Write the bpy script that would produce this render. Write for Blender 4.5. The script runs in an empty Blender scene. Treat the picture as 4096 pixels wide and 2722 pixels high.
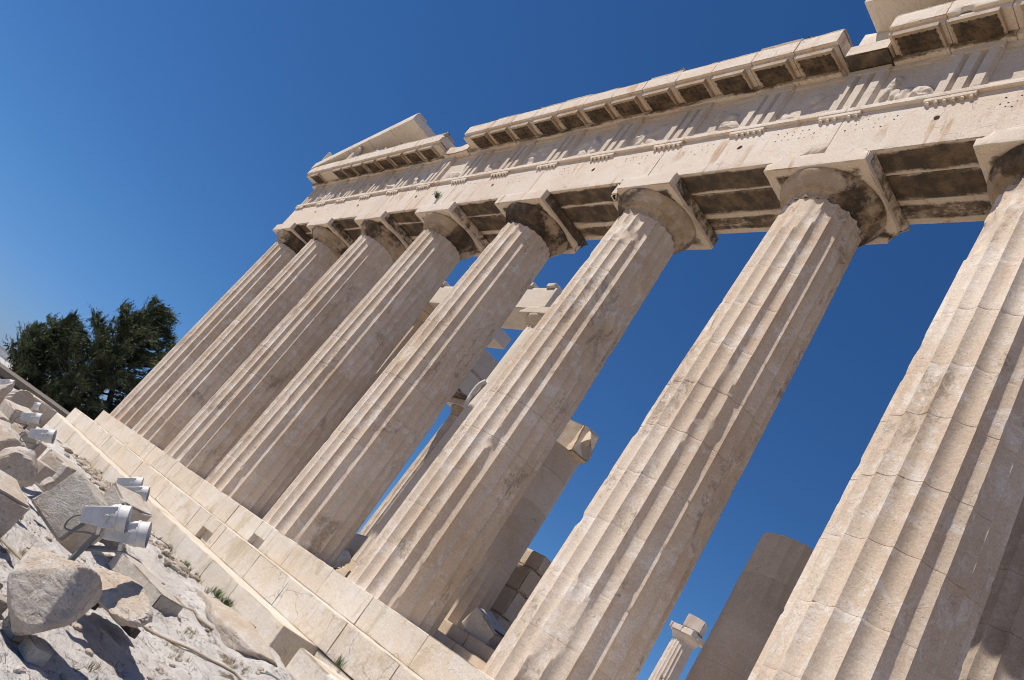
import bpy, bmesh, math, random
import numpy as np
from mathutils import Matrix, Vector, Quaternion
R_ = math.radians
scene = bpy.context.scene
col = scene.collection

# ------------------------------------------------------------------ camera, sky, sun, exposure
cam_d = bpy.data.cameras.new("camera")
cam = bpy.data.objects.new("camera", cam_d)
col.objects.link(cam)
scene.camera = cam
cam_d.sensor_width = 36.0
cam_d.lens = 27.824
cam_d.clip_start = 0.05
cam_d.clip_end = 60000
RR = [[0.60647021, 0.57522718, 0.54891491],
      [0.06622517, 0.65142346, -0.75581856],
      [-0.79234343, 0.49473343, 0.35697441]]
CAM = (33.2971, -9.0038, -0.2137)
m = Matrix.Identity(4)
for i in range(3):
    m[i][0] = RR[0][i]; m[i][1] = -RR[1][i]; m[i][2] = -RR[2][i]; m[i][3] = CAM[i]
cam.matrix_world = m

SUN_AZ = -119.5      # direction TO the sun, degrees from +x
SUN_EL = 56.3
sv = Vector((math.cos(R_(SUN_AZ)) * math.cos(R_(SUN_EL)), math.sin(R_(SUN_AZ)) * math.cos(R_(SUN_EL)), math.sin(R_(SUN_EL))))
sl = bpy.data.lights.new("sun", 'SUN')
sl.energy = 4.9
sl.angle = R_(0.53)
sl.color = (1.0, 0.93, 0.835)
so = bpy.data.objects.new("sun", sl)
col.objects.link(so)
so.rotation_euler = sv.to_track_quat('Z', 'Y').to_euler()

world = bpy.data.worlds.new("World")
scene.world = world
world.use_nodes = True
wn = world.node_tree
for n in list(wn.nodes): wn.nodes.remove(n)
sky = wn.nodes.new('ShaderNodeTexSky')
sky.sky_type = 'NISHITA'
sky.sun_disc = False
sky.sun_elevation = R_(SUN_EL)
sky.sun_rotation = R_(90.0 - SUN_AZ)
sky.altitude = 1200
sky.air_density = 1.0
sky.dust_density = 0.0
sky.ozone_density = 0.8
bg = wn.nodes.new('ShaderNodeBackground')
bg.inputs['Strength'].default_value = 0.076
gm = wn.nodes.new('ShaderNodeMix'); gm.data_type = 'RGBA'; gm.blend_type = 'MULTIPLY'
gm.inputs[0].default_value = 1.0
# polarised, deep blue summer sky, a little paler and less green low down
tc = wn.nodes.new('ShaderNodeTexCoord'); sp_ = wn.nodes.new('ShaderNodeSeparateXYZ'); cr_ = wn.nodes.new('ShaderNodeValToRGB')
wn.links.new(tc.outputs['Generated'], sp_.inputs[0]); wn.links.new(sp_.outputs['Z'], cr_.inputs[0])
el_ = cr_.color_ramp.elements
el_[0].position = 0.0; el_[0].color = (0.345, 0.525, 1.06, 1)
el_[1].position = 0.6; el_[1].color = (0.34, 0.72, 1.14, 1)
e3 = el_.new(0.16); e3.color = (0.35, 0.66, 1.04, 1)
wn.links.new(cr_.outputs[0], gm.inputs[7])
wo = wn.nodes.new('ShaderNodeOutputWorld')
wn.links.new(sky.outputs[0], gm.inputs[6])
wn.links.new(gm.outputs[2], bg.inputs['Color'])
wn.links.new(bg.outputs[0], wo.inputs['Surface'])

scene.view_settings.view_transform = 'Standard'
scene.view_settings.look = 'None'
scene.view_settings.exposure = 0.13
scene.view_settings.gamma = 1.0
scene.render.engine = 'CYCLES'
scene.cycles.max_bounces = 6
scene.cycles.diffuse_bounces = 4
scene.cycles.filter_width = 1.0
scene.render.filter_size = 1.0

# ------------------------------------------------------------------ numpy noise
def _h(ix, iy, iz, s):
    n = (ix * 374761393 + iy * 668265263 + iz * 2147483647 + s * 1274126177) & 0xffffffff
    n = ((n ^ (n >> 13)) * 1274126177) & 0xffffffff
    n = (n ^ (n >> 16)) & 0xffffffff
    n = ((n ^ (n >> 13)) * 1103515245 + 12345) & 0xffffffff
    return ((n >> 8) & 0xffff) / 32767.5 - 1.0

def vnoise(P, s=0):
    P = np.asarray(P, float)
    I = np.floor(P).astype(np.int64)
    F = P - I
    F = F * F * F * (F * (F * 6 - 15) + 10)
    x, y, z = I[:, 0], I[:, 1], I[:, 2]
    fx, fy, fz = F[:, 0], F[:, 1], F[:, 2]
    def L(a, b, t): return a + (b - a) * t
    c = [[[_h(x + i, y + j, z + k, s) for k in (0, 1)] for j in (0, 1)] for i in (0, 1)]
    return L(L(L(c[0][0][0], c[1][0][0], fx), L(c[0][1][0], c[1][1][0], fx), fy),
             L(L(c[0][0][1], c[1][0][1], fx), L(c[0][1][1], c[1][1][1], fx), fy), fz)

def fbm(P, s=0, o=3):
    P = np.asarray(P, float)
    r = 0; a = 1.0; t = 0
    for i in range(o):
        r = r + a * vnoise(P * (2.03 ** i) + 17.3 * i, s + i); t += a; a *= 0.5
    return r / t

def nvec(P, s=0, o=2):
    return np.stack([fbm(P, s + 11 * k, o) for k in range(3)], 1)

# ------------------------------------------------------------------ mesh collecting and linking
class MB:
    def __init__(s): s.V = []; s.F = []; s.n = 0; s.A = {}; s.M = []
    def add(s, V, F, mi=0, **at):
        V = np.asarray(V, float)
        for f in F:
            f = np.asarray(f, int)
            if f.size == 0: continue
            s.F.append(f + s.n); s.M.append(np.full(len(f), mi))
        for k in set(list(s.A) + list(at)):
            if k not in s.A: s.A[k] = [np.zeros(s.n)]
            v = at.get(k, 0.0)
            s.A[k].append(np.broadcast_to(np.asarray(v, float), (len(V),)))
        s.V.append(V); s.n += len(V)
        return s
    def build(s, name, mats, parent=None, smooth=False, origin=None, sharp=None):
        V = np.concatenate(s.V)
        org = Vector((0, 0, 0))
        if parent is not None:
            p = parent
            while p is not None: org += Vector(p.location); p = p.parent
        elif origin is not None: org = Vector(origin)
        V = V - np.array(org)
        me = bpy.data.meshes.new(name)
        me.vertices.add(len(V)); me.vertices.foreach_set('co', V.ravel())
        lt = np.concatenate([np.full(len(f), f.shape[1]) for f in s.F])
        lv = np.concatenate([f.ravel() for f in s.F])
        ls = np.concatenate([[0], np.cumsum(lt)[:-1]])
        me.loops.add(len(lv)); me.loops.foreach_set('vertex_index', lv)
        me.polygons.add(len(lt)); me.polygons.foreach_set('loop_start', ls); me.polygons.foreach_set('loop_total', lt)
        me.polygons.foreach_set('material_index', np.concatenate(s.M))
        me.polygons.foreach_set('use_smooth', np.full(len(lt), bool(smooth)))
        for k, v in s.A.items():
            a = me.attributes.new(k, 'FLOAT', 'POINT')
            a.data.foreach_set('value', np.concatenate(v))
        if not isinstance(mats, (list, tuple)): mats = [mats]
        for mt in mats: me.materials.append(mt)
        me.update(calc_edges=True)
        me.validate()
        if sharp is not None:
            try: me.set_sharp_from_angle(angle=R_(sharp))
            except Exception: pass
        o = bpy.data.objects.new(name, me)
        col.objects.link(o)
        if parent is not None: o.parent = parent
        elif origin is not None: o.location = origin
        return o

def tag(o, label=None, cat=None, group=None, kind=None):
    if label: o['label'] = label
    if cat: o['category'] = cat
    if group: o['group'] = group
    if kind: o['kind'] = kind
    return o

def empty(name, loc, label=None, cat=None, group=None, parent=None):
    o = bpy.data.objects.new(name, None)
    o.empty_display_size = 0.3
    col.objects.link(o); o.location = loc
    if parent: o.parent = parent
    return tag(o, label, cat, group)

# ------------------------------------------------------------------ shapes
def grid_faces(nu, nv, wrap=False):
    u = np.arange(nu if wrap else nu - 1); v = np.arange(nv - 1)
    U, Vv = np.meshgrid(u, v)
    U = U.ravel(); Vv = Vv.ravel(); U2 = (U + 1) % nu
    return np.stack([Vv * nu + U, Vv * nu + U2, (Vv + 1) * nu + U2, (Vv + 1) * nu + U], 1)

def sbox(lo, hi, cell=0.15, r=0.015, chip=0.05, seed=0, amp=0.004, freq=2.2, thr=0.15, bites=(), maxn=60):
    """weathered stone block: returns V, [F]"""
    lo = np.array(lo, float); hi = np.array(hi, float)
    ax = []
    for k in range(3):
        L = hi[k] - lo[k]; rr = min(r, L * 0.3)
        n = int(min(maxn, max(1, round((L - 2 * rr) / cell))))
        ax.append(np.concatenate([[lo[k], lo[k] + rr * .5], np.linspace(lo[k] + rr, hi[k] - rr, n + 1), [hi[k] - rr * .5, hi[k]]]))
    nx, ny, nz = [len(a) for a in ax]
    gi = lambda i, j, k: (i * ny + j) * nz + k
    F = []
    def face(A, B, fn, flip):
        a, b = np.meshgrid(np.arange(A - 1), np.arange(B - 1), indexing='ij'); a = a.ravel(); b = b.ravel()
        q = np.stack([fn(a, b), fn(a + 1, b), fn(a + 1, b + 1), fn(a, b + 1)], 1)
        F.append(q[:, ::-1] if flip else q)
    face(nx, ny, lambda a, b: gi(a, b, 0), True); face(nx, ny, lambda a, b: gi(a, b, nz - 1), False)
    face(nx, nz, lambda a, b: gi(a, 0, b), False); face(nx, nz, lambda a, b: gi(a, ny - 1, b), True)
    face(ny, nz, lambda a, b: gi(0, a, b), True); face(ny, nz, lambda a, b: gi(nx - 1, a, b), False)
    F = np.concatenate(F)
    u, inv = np.unique(F, return_inverse=True)
    F = inv.reshape(F.shape)
    I, rem = np.divmod(u, ny * nz); J, K = np.divmod(rem, nz)
    P = np.stack([ax[0][I], ax[1][J], ax[2][K]], 1)
    rv = np.minimum(r, (hi - lo) * 0.3)
    q = np.clip(P, lo + rv, hi - rv); d = P - q
    nd = np.linalg.norm(d / rv, axis=1)
    nax = (np.abs(d) > 1e-9).sum(1)
    ok = nd > 1e-9
    dn = np.zeros_like(d); dn[ok] = (d / rv)[ok] / nd[ok][:, None]
    P2 = q + dn * rv
    if chip > 0:
        e = np.maximum(0, fbm(P * freq, seed, 3) - thr) * chip * 3.0 + np.maximum(0, vnoise(P * freq * 4, seed + 5) - 0.2) * chip * 0.35
        w = np.where(nax >= 2, 1.0, 0.0)
        P2 = P2 - dn * (e * w)[:, None]
    if amp > 0: P2 = P2 + nvec(P * 3.1, seed + 3) * amp
    for (c, br) in bites:
        c = np.array(c, float); v = P2 - c; L = np.linalg.norm(v, axis=1)
        k = (L < br) & (L > 1e-6)
        cen = (lo + hi) / 2
        tgt = c + (cen - c) / np.linalg.norm(cen - c) * br
        rad = br * (1 + 0.25 * fbm(P2[k] * 5, seed + 8, 2))
        dirs = v[k] / L[k][:, None]
        cd = (cen - c) / np.linalg.norm(cen - c)
        dirs = dirs + cd * 0.6; dirs /= np.linalg.norm(dirs, axis=1)[:, None]
        P2[k] = np.clip(c + dirs * rad[:, None] * 0.85, lo - .01, hi + .01)
    return P2, [F]

def xf(V, M):
    V = np.asarray(V, float); M = np.array(M)
    return V @ M[:3, :3].T + M[:3, 3]

def box(lo, hi):
    x0, y0, z0 = lo; x1, y1, z1 = hi
    V = [(x0, y0, z0), (x1, y0, z0), (x1, y1, z0), (x0, y1, z0), (x0, y0, z1), (x1, y0, z1), (x1, y1, z1), (x0, y1, z1)]
    F = [(0, 3, 2, 1), (4, 5, 6, 7), (0, 1, 5, 4), (1, 2, 6, 5), (2, 3, 7, 6), (3, 0, 4, 7)]
    return np.array(V, float), [np.array(F)]

def lathe(prof, n=48, cap0=True, cap1=True, wob=None):
    a = np.arange(n) / n * 2 * math.pi
    V = []
    for (r, z) in prof:
        V.append(np.stack([r * np.cos(a), r * np.sin(a), np.full(n, z)], 1))
    V = np.concatenate(V)
    F = [grid_faces(n, len(prof), True)]
    k = len(V); ex = []
    tri = []
    if cap0:
        V = np.vstack([V, [0, 0, prof[0][1]]]); i = np.arange(n)
        tri.append(np.stack([(i + 1) % n, i, np.full(n, len(V) - 1)], 1))
    if cap1:
        V = np.vstack([V, [0, 0, prof[-1][1]]]); i = np.arange(n); b = (len(prof) - 1) * n
        tri.append(np.stack([b + i, b + (i + 1) % n, np.full(n, len(V) - 1)], 1))
    return V, F + tri

def tube(pts, r, n=8, rs=None):
    pts = [Vector(p) for p in pts]
    V = []; prev = None
    for i, p in enumerate(pts):
        t = (pts[min(i + 1, len(pts) - 1)] - pts[max(i - 1, 0)]).normalized()
        if prev is None:
            u = t.orthogonal().normalized()
        else:
            u = (prev - t * prev.dot(t)).normalized()
        prev = u; w = t.cross(u)
        rad = rs[i] if rs is not None else r
        for k in range(n):
            a = 2 * math.pi * k / n
            V.append(p + (u * math.cos(a) + w * math.sin(a)) * rad)
    V = np.array(V)
    F = [grid_faces(n, len(pts), True)]
    c0 = np.array([list(range(n))[::-1]]); c1 = np.array([[(len(pts) - 1) * n + k for k in range(n)]])
    return V, F + [c0, c1]

def spline(pts, per=8):
    pts = [Vector(p) for p in pts]; out = []
    for i in range(len(pts) - 1):
        p0 = pts[max(i - 1, 0)]; p1 = pts[i]; p2 = pts[i + 1]; p3 = pts[min(i + 2, len(pts) - 1)]
        for k in range(per):
            t = k / per
            out.append(0.5 * ((2 * p1) + (p2 - p0) * t + (2 * p0 - 5 * p1 + 4 * p2 - p3) * t * t + (3 * p1 - p0 - 3 * p2 + p3) * t ** 3))
    out.append(pts[-1])
    return out

_ico = {}
def ico(k):
    if k not in _ico:
        b = bmesh.new(); bmesh.ops.create_icosphere(b, subdivisions=k, radius=1.0)
        b.verts.ensure_lookup_table()
        V = np.array([v.co[:] for v in b.verts]); F = np.array([[v.index for v in f.verts] for f in b.faces]); b.free()
        _ico[k] = (V, F)
    return _ico[k]

def rockmesh(size, seed, sub=4, planes=16, rough=0.05, soft=34.0, freq=2.0):
    D, F = ico(sub)
    rg = np.random.RandomState(seed)
    N = rg.normal(size=(planes, 3)); N /= np.linalg.norm(N, axis=1)[:, None]
    dist = rg.uniform(0.72, 1.0, planes)
    c = np.maximum(D @ N.T, 1e-3) / dist
    r = 1.0 / (np.power((np.power(c, soft)).sum(1), 1 / soft) + 1e-6)
    r = np.minimum(r, 1.25)
    P = D * r[:, None]
    P = P * (1 + rough * fbm(P * freq + seed, seed, 3)[:, None] * 1.4 + 0.012 * fbm(P * 9 + seed, seed + 2, 3)[:, None])
    cr = np.abs(vnoise(P * freq * 1.3 + 5, seed + 9)); P = P * (1 - 0.015 * np.maximum(0, 0.12 - cr)[:, None] / 0.12)
    return P * np.array(size) / 2, [F]

# ------------------------------------------------------------------ materials
def nt(name):
    mt = bpy.data.materials.new(name); mt.use_nodes = True
    t = mt.node_tree
    for n in list(t.nodes): t.nodes.remove(n)
    o = t.nodes.new('ShaderNodeOutputMaterial'); b = t.nodes.new('ShaderNodeBsdfPrincipled')
    t.links.new(b.outputs[0], o.inputs[0])
    return mt, t, b

class NG:
    def __init__(s, t): s.t = t
    def n(s, ty, **k):
        x = s.t.nodes.new(ty)
        for a, b in k.items(): setattr(x, a, b)
        return x
    def l(s, a, b): s.t.links.new(a, b)
    def set(s, inp, v):
        if hasattr(v, 'is_linked') or isinstance(v, bpy.types.NodeSocket): s.l(v, inp)
        else: inp.default_value = v
    def math(s, op, a, b=0.0, c=0.0, clamp=False):
        x = s.n('ShaderNodeMath', operation=op, use_clamp=clamp)
        s.set(x.inputs[0], a); s.set(x.inputs[1], b)
        if op in ('MULTIPLY_ADD',): s.set(x.inputs[2], c)
        return x.outputs[0]
    def pos(s): return s.n('ShaderNodeNewGeometry').outputs['Position']
    def map(s, v, sc=(1, 1, 1), rot=(0, 0, 0), loc=(0, 0, 0)):
        x = s.n('ShaderNodeMapping'); s.l(v, x.inputs[0])
        x.inputs['Scale'].default_value = sc; x.inputs['Rotation'].default_value = rot; x.inputs['Location'].default_value = loc
        return x.outputs[0]
    def noise(s, v, sc, det=6, rough=0.55, dist=0.0):
        x = s.n('ShaderNodeTexNoise'); s.l(v, x.inputs['Vector'])
        x.inputs['Scale'].default_value = sc; x.inputs['Detail'].default_value = det
        x.inputs['Roughness'].default_value = rough; x.inputs['Distortion'].default_value = dist
        return x.outputs['Fac']
    def voro(s, v, sc, feat='DISTANCE_TO_EDGE'):
        x = s.n('ShaderNodeTexVoronoi', feature=feat); s.l(v, x.inputs['Vector']); x.inputs['Scale'].default_value = sc
        return x.outputs['Distance']
    def ramp(s, v, a, b, ca=0.0, cb=1.0):
        x = s.n('ShaderNodeMapRange', clamp=True); s.set(x.inputs[0], v)
        x.inputs[1].default_value = a; x.inputs[2].default_value = b; x.inputs[3].default_value = ca; x.inputs[4].default_value = cb
        x.interpolation_type = 'SMOOTHSTEP'
        return x.outputs[0]
    def mix(s, f, a, b, mode='MIX'):
        x = s.n('ShaderNodeMix', data_type='RGBA', blend_type=mode)
        s.set(x.inputs[0], f)
        for i, v in ((6, a), (7, b)):
            if isinstance(v, bpy.types.NodeSocket): s.l(v, x.inputs[i])
            else: x.inputs[i].default_value = (*v, 1.0) if len(v) == 3 else v
        return x.outputs[2]
    def attr(s, name):
        x = s.n('ShaderNodeAttribute'); x.attribute_name = name; return x.outputs['Fac']
    def bump(s, h, st, dist, nrm=None):
        x = s.n('ShaderNodeBump'); s.l(h, x.inputs['Height'])
        x.inputs['Strength'].default_value = st; x.inputs['Distance'].default_value = dist
        if nrm is not None: s.l(nrm, x.inputs['Normal'])
        return x.outputs[0]

def marble(name, base=(0.60, 0.53, 0.455), warm=(0.52, 0.40, 0.29), stain=(0.30, 0.235, 0.18), stain_lo=0.56, stain_hi=0.72, stain_amt=0.6,
           vein=0.5, bump=0.5, crust_bias=0.0, patch=(0.68, 0.65, 0.61), patch_amt=0.5, orange=0.35, crackamt=0.4, sc=1.0, big=0.25):
    mt, t, b = nt(name); g = NG(t)
    p = g.pos()
    if sc != 1.0: p = g.map(p, (sc, sc, sc))
    col1 = g.mix(g.ramp(g.noise(p, 0.55, 7, 0.6), 0.35, 0.65), base, warm)
    col1 = g.mix(g.math('MULTIPLY', g.ramp(g.noise(g.map(p, (1, 1, 1), loc=(7, 3, 1)), 2.6, 10, 0.74, 0.4), 0.50, 0.60), patch_amt), col1, patch)
    # brown grey patina, finely broken up
    st = g.noise(g.map(p, (1.0, 1.0, 0.55), loc=(3, 9, 4)), 1.25, 9, 0.68, 0.6)
    st2 = g.noise(p, 11.0, 8, 0.78, 0.8)
    stm = g.ramp(g.math('ADD', g.math('MULTIPLY', st, 0.68), g.math('MULTIPLY', st2, 0.32)), stain_lo, stain_hi)
    col2 = g.mix(g.math('MULTIPLY', stm, stain_amt), col1, stain)
    # orange iron streaks running down
    osn = g.noise(g.map(p, (6, 6, 0.8), loc=(1, 2, 3)), 0.8, 6, 0.6, 0.3)
    osm = g.math('MULTIPLY', g.ramp(osn, 0.52, 0.66), g.ramp(g.noise(p, 0.7, 3), 0.48, 0.62))
    col3 = g.mix(g.math('MULTIPLY', osm, orange), col2, (0.42, 0.235, 0.12))
    # veins along the bedding
    vn = g.noise(g.map(p, (0.6, 0.6, 7.0), rot=(0.25, 0.18, 0)), 1.3, 7, 0.6, 1.6)
    vm = g.ramp(g.math('ABSOLUTE', g.math('SUBTRACT', vn, 0.5)), 0.0, 0.035, 1.0, 0.0)
    col4 = g.mix(g.math('MULTIPLY', vm, 0.22 * vein), col3, (0.25, 0.21, 0.19))
    # cracks
    wv = g.n('ShaderNodeTexNoise'); g.l(p, wv.inputs['Vector']); wv.inputs['Scale'].default_value = 2.2; wv.inputs['Detail'].default_value = 6
    vm2 = g.n('ShaderNodeVectorMath', operation='MULTIPLY_ADD'); g.l(wv.outputs['Color'], vm2.inputs[0]); vm2.inputs[1].default_value = (0.8, 0.8, 0.8); g.l(p, vm2.inputs[2])
    cr = g.voro(vm2.outputs[0], 0.85)
    crm = g.math('MULTIPLY', g.ramp(cr, 0.0, 0.010, 1.0, 0.0), g.ramp(g.noise(p, 0.9, 3), 0.52, 0.62))
    crm = g.math('MULTIPLY', crm, crackamt)
    col5 = g.mix(crm, col4, (0.10, 0.08, 0.065))
    # fine speckle
    sp = g.ramp(g.noise(p, 38.0, 5, 0.7), 0.3, 0.7, 0.86, 1.10)
    spx = g.n('ShaderNodeCombineXYZ')
    for i in range(3): g.l(sp, spx.inputs[i])
    col6 = g.mix(1.0, col5, spx.outputs[0], 'MULTIPLY')
    tone = g.attr('tone')
    tn = g.math('ADD', tone, 1.0)
    tx = g.n('ShaderNodeCombineXYZ')
    g.l(tn, tx.inputs[0]); g.l(g.math('MULTIPLY_ADD', tone, 1.12, 1.0), tx.inputs[1]); g.l(g.math('MULTIPLY_ADD', tone, 1.3, 1.0), tx.inputs[2])
    col7 = g.mix(1.0, col6, tx.outputs[0], 'MULTIPLY')
    # black crust with a ragged edge where the mesh marks it
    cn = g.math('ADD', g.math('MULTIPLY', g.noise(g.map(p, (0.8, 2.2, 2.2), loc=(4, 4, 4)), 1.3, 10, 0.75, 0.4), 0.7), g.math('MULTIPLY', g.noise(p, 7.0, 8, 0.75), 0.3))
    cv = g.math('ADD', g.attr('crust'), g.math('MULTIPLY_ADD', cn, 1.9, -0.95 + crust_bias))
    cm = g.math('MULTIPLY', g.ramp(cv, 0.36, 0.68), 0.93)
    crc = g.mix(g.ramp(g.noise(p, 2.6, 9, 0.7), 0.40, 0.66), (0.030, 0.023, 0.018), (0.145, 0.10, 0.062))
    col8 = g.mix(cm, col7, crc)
    g.l(col8, b.inputs['Base Color'])
    b.inputs['Roughness'].default_value = 0.82
    b.inputs['Specular IOR Level'].default_value = 0.25
    h = g.math('ADD', g.math('MULTIPLY', g.noise(p, 16.0, 8, 0.68), 0.45), g.math('MULTIPLY', g.noise(g.map(p, (1, 1, 2.2)), 3.2, 6, 0.6, 0.5), big))
    pit = g.ramp(g.noise(p, 22.0, 4, 0.6), 0.60, 0.72, 0.0, -0.5)
    h = g.math('ADD', g.math('ADD', h, pit), g.math('MULTIPLY', crm, -0.6))
    g.l(g.bump(h, bump, 0.03), b.inputs['Normal'])
    return mt

M = {}
M['facade'] = marble('weathered_marble', base=(0.62, 0.545, 0.465), warm=(0.56, 0.465, 0.375), stain_amt=0.35, orange=0.22, patch_amt=0.35)
M['shaft'] = marble('shaft_marble', base=(0.665, 0.565, 0.46), warm=(0.585, 0.465, 0.35), stain=(0.23, 0.175, 0.130), stain_amt=0.6, stain_lo=0.545, stain_hi=0.615, orange=0.3, patch=(0.74, 0.69, 0.63), patch_amt=0.6, crackamt=0.14)
M['ent'] = marble('entablature_marble', base=(0.68, 0.60, 0.51), warm=(0.64, 0.53, 0.425), stain_amt=0.22, orange=0.7, patch_amt=0.3, vein=0.4)
M['frieze'] = marble('frieze_marble', base=(0.60, 0.53, 0.45), warm=(0.52, 0.435, 0.35), stain=(0.25, 0.21, 0.18), stain_amt=0.45, orange=0.15, patch_amt=0.2)
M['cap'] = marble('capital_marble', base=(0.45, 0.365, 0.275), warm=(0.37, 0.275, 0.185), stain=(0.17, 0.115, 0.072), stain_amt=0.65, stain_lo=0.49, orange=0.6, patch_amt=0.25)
M['step'] = marble('step_marble', base=(0.66, 0.595, 0.505), warm=(0.63, 0.535, 0.42), stain=(0.42, 0.335, 0.215), stain_amt=0.45, stain_lo=0.54, stain_hi=0.58, orange=0.3, patch_amt=0.5, crackamt=0.5)
M['new'] = marble('restored_marble', base=(0.66, 0.60, 0.53), warm=(0.62, 0.545, 0.46), stain_amt=0.12, orange=0.1, patch_amt=0.2, vein=0.7, crackamt=0.2, bump=0.2)
M['flank'] = marble('shade_toned_flank_marble', base=(0.46, 0.385, 0.31), warm=(0.37, 0.29, 0.22), stain=(0.17, 0.13, 0.10), stain_amt=0.7, stain_lo=0.5, orange=0.2, patch_amt=0.2, crackamt=0.3)  # darker than the shafts: brown patina, plus shade put into the colour
M['inner'] = marble('porch_marble', base=(0.60, 0.50, 0.395), warm=(0.53, 0.42, 0.31), stain=(0.30, 0.22, 0.155), stain_amt=0.4, orange=0.2, patch_amt=0.2)
M['rock'] = marble('fallen_stone', big=0.9, base=(0.50, 0.45, 0.395), warm=(0.46, 0.37, 0.28), stain=(0.27, 0.235, 0.205), stain_amt=0.5, orange=0.35, patch_amt=0.35, bump=0.9, sc=2.2)
M['tooled'] = marble('tooled_stone', big=0.6, base=(0.50, 0.46, 0.40), warm=(0.45, 0.38, 0.30), stain=(0.25, 0.225, 0.2), stain_amt=0.6, stain_lo=0.48, orange=0.2, bump=1.0, sc=3.0)

def bedrock():
    mt, t, b = nt('bedrock'); g = NG(t); p = g.pos()
    rp = g.map(p, (1.0, 2.4, 2.4), rot=(0, 0, 0.5))
    c = g.mix(g.ramp(g.noise(p, 1.1, 8, 0.62), 0.35, 0.65), (0.64, 0.60, 0.56), (0.52, 0.48, 0.445))
    c = g.mix(g.math('MULTIPLY', g.ramp(g.noise(rp, 2.3, 9, 0.7, 0.8), 0.55, 0.65), 0.6), c, (0.33, 0.30, 0.285))
    c = g.mix(g.math('MULTIPLY', g.ramp(g.noise(p, 2.9, 6, 0.6), 0.58, 0.68), 0.6), c, (0.68, 0.65, 0.62))
    wv = g.n('ShaderNodeTexNoise'); g.l(rp, wv.inputs['Vector']); wv.inputs['Scale'].default_value = 3.0; wv.inputs['Detail'].default_value = 7
    vm = g.n('ShaderNodeVectorMath', operation='MULTIPLY_ADD'); g.l(wv.outputs['Color'], vm.inputs[0]); vm.inputs[1].default_value = (0.9, 0.9, 0.9); g.l(rp, vm.inputs[2])
    cr = g.ramp(g.voro(vm.outputs[0], 2.2), 0.0, 0.03, 1.0, 0.0)
    cr = g.math('MULTIPLY', g.math('MULTIPLY', cr, 0.55), g.ramp(g.noise(p, 3.0, 3), 0.45, 0.6))
    c = g.mix(cr, c, (0.11, 0.095, 0.085))
    pt = g.ramp(g.noise(p, 24, 5, 0.65), 0.6, 0.7)
    c = g.mix(g.math('MULTIPLY', pt, 0.55), c, (0.16, 0.14, 0.13))
    # thin brown soil in hollows (by attribute)
    so_ = g.ramp(g.math('ADD', g.attr('soil'), g.math('MULTIPLY_ADD', g.noise(p, 6, 6, 0.7), 1.2, -0.6)), 0.40, 0.6)
    c = g.mix(so_, c, (0.20, 0.155, 0.10))
    c = g.mix(g.attr('sand'), c, (0.52, 0.40, 0.255))
    c = g.mix(g.attr('far'), c, (0.13, 0.135, 0.12))
    g.l(c, b.inputs['Base Color']); b.inputs['Roughness'].default_value = 0.92
    h = g.math('ADD', g.noise(p, 9, 9, 0.72), g.math('ADD', g.math('MULTIPLY', g.noise(rp, 3.0, 8, 0.68, 0.6), 1.6), g.math('MULTIPLY_ADD', cr, -0.8, g.math('MULTIPLY', pt, -0.35))))
    g.l(g.bump(h, 1.0, 0.045), b.inputs['Normal'])
    return mt
M['ground'] = bedrock()

def plain(name, c, rough=0.6, metal=0.0, var=0.12, sc=12.0, bump=0.1, spec=0.4):
    mt, t, b = nt(name); g = NG(t); p = g.pos()
    f = g.ramp(g.noise(p, sc, 6, 0.65), 0.3, 0.7, 1 - var, 1 + var)
    x = g.n('ShaderNodeCombineXYZ')
    for i in range(3): g.l(f, x.inputs[i])
    g.l(g.mix(1.0, c, x.outputs[0], 'MULTIPLY'), b.inputs['Base Color'])
    b.inputs['Roughness'].default_value = rough; b.inputs['Metallic'].default_value = metal
    b.inputs['Specular IOR Level'].default_value = spec
    g.l(g.bump(g.noise(p, sc * 3, 4), bump, 0.005), b.inputs['Normal'])
    return mt
M['white'] = plain('white_paint', (0.62, 0.61, 0.59), 0.55, var=0.13, sc=7, bump=0.0, spec=0.3)
M['grey'] = plain('grey_metal', (0.20, 0.20, 0.20), 0.5, 0.3)
M['dark'] = plain('dark_metal', (0.055, 0.05, 0.048), 0.5, 0.4)
M['glass'] = plain('lamp_glass', (0.22, 0.235, 0.24), 0.12, 0.0, spec=0.8, bump=0.0)
M['cable'] = plain('tan_cable', (0.30, 0.235, 0.16), 0.6)
M['gcable'] = plain('grey_cable', (0.20, 0.20, 0.19), 0.6)
M['bark'] = plain('bark', (0.09, 0.065, 0.045), 0.9, sc=6, bump=0.6)
M['dry'] = plain('dry_grass', (0.30, 0.245, 0.12), 0.8, var=0.35, sc=3)
M['weed'] = plain('green_weed', (0.075, 0.11, 0.03), 0.8, var=0.4, sc=4)
M['hill'] = plain('hazy_hill', (0.20, 0.21, 0.24), 0.95, var=0.35, sc=0.02, bump=0.0)  # hill rock with blue-grey distance haze mixed into its colour
M['roof'] = plain('roof_fascia', (0.17, 0.145, 0.115), 0.8, sc=3)
M['panel'] = plain('window_panel', (0.085, 0.085, 0.075), 0.25, spec=0.6, sc=0.8)
M['frame'] = plain('window_frame', (0.30, 0.29, 0.27), 0.6)
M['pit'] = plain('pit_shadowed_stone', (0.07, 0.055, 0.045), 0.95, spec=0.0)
M['blue'] = plain('blue_strap', (0.10, 0.22, 0.30), 0.6)

def leafmat():
    mt, t, b = nt('conifer_foliage'); g = NG(t); p = g.pos()
    c = g.mix(g.ramp(g.noise(p, 1.2, 5), 0.35, 0.65), (0.028, 0.044, 0.022), (0.15, 0.17, 0.085))
    g.l(c, b.inputs['Base Color']); b.inputs['Roughness'].default_value = 0.75
    b.inputs['Specular IOR Level'].default_value = 0.2
    return mt
M['leaf'] = leafmat()

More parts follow.
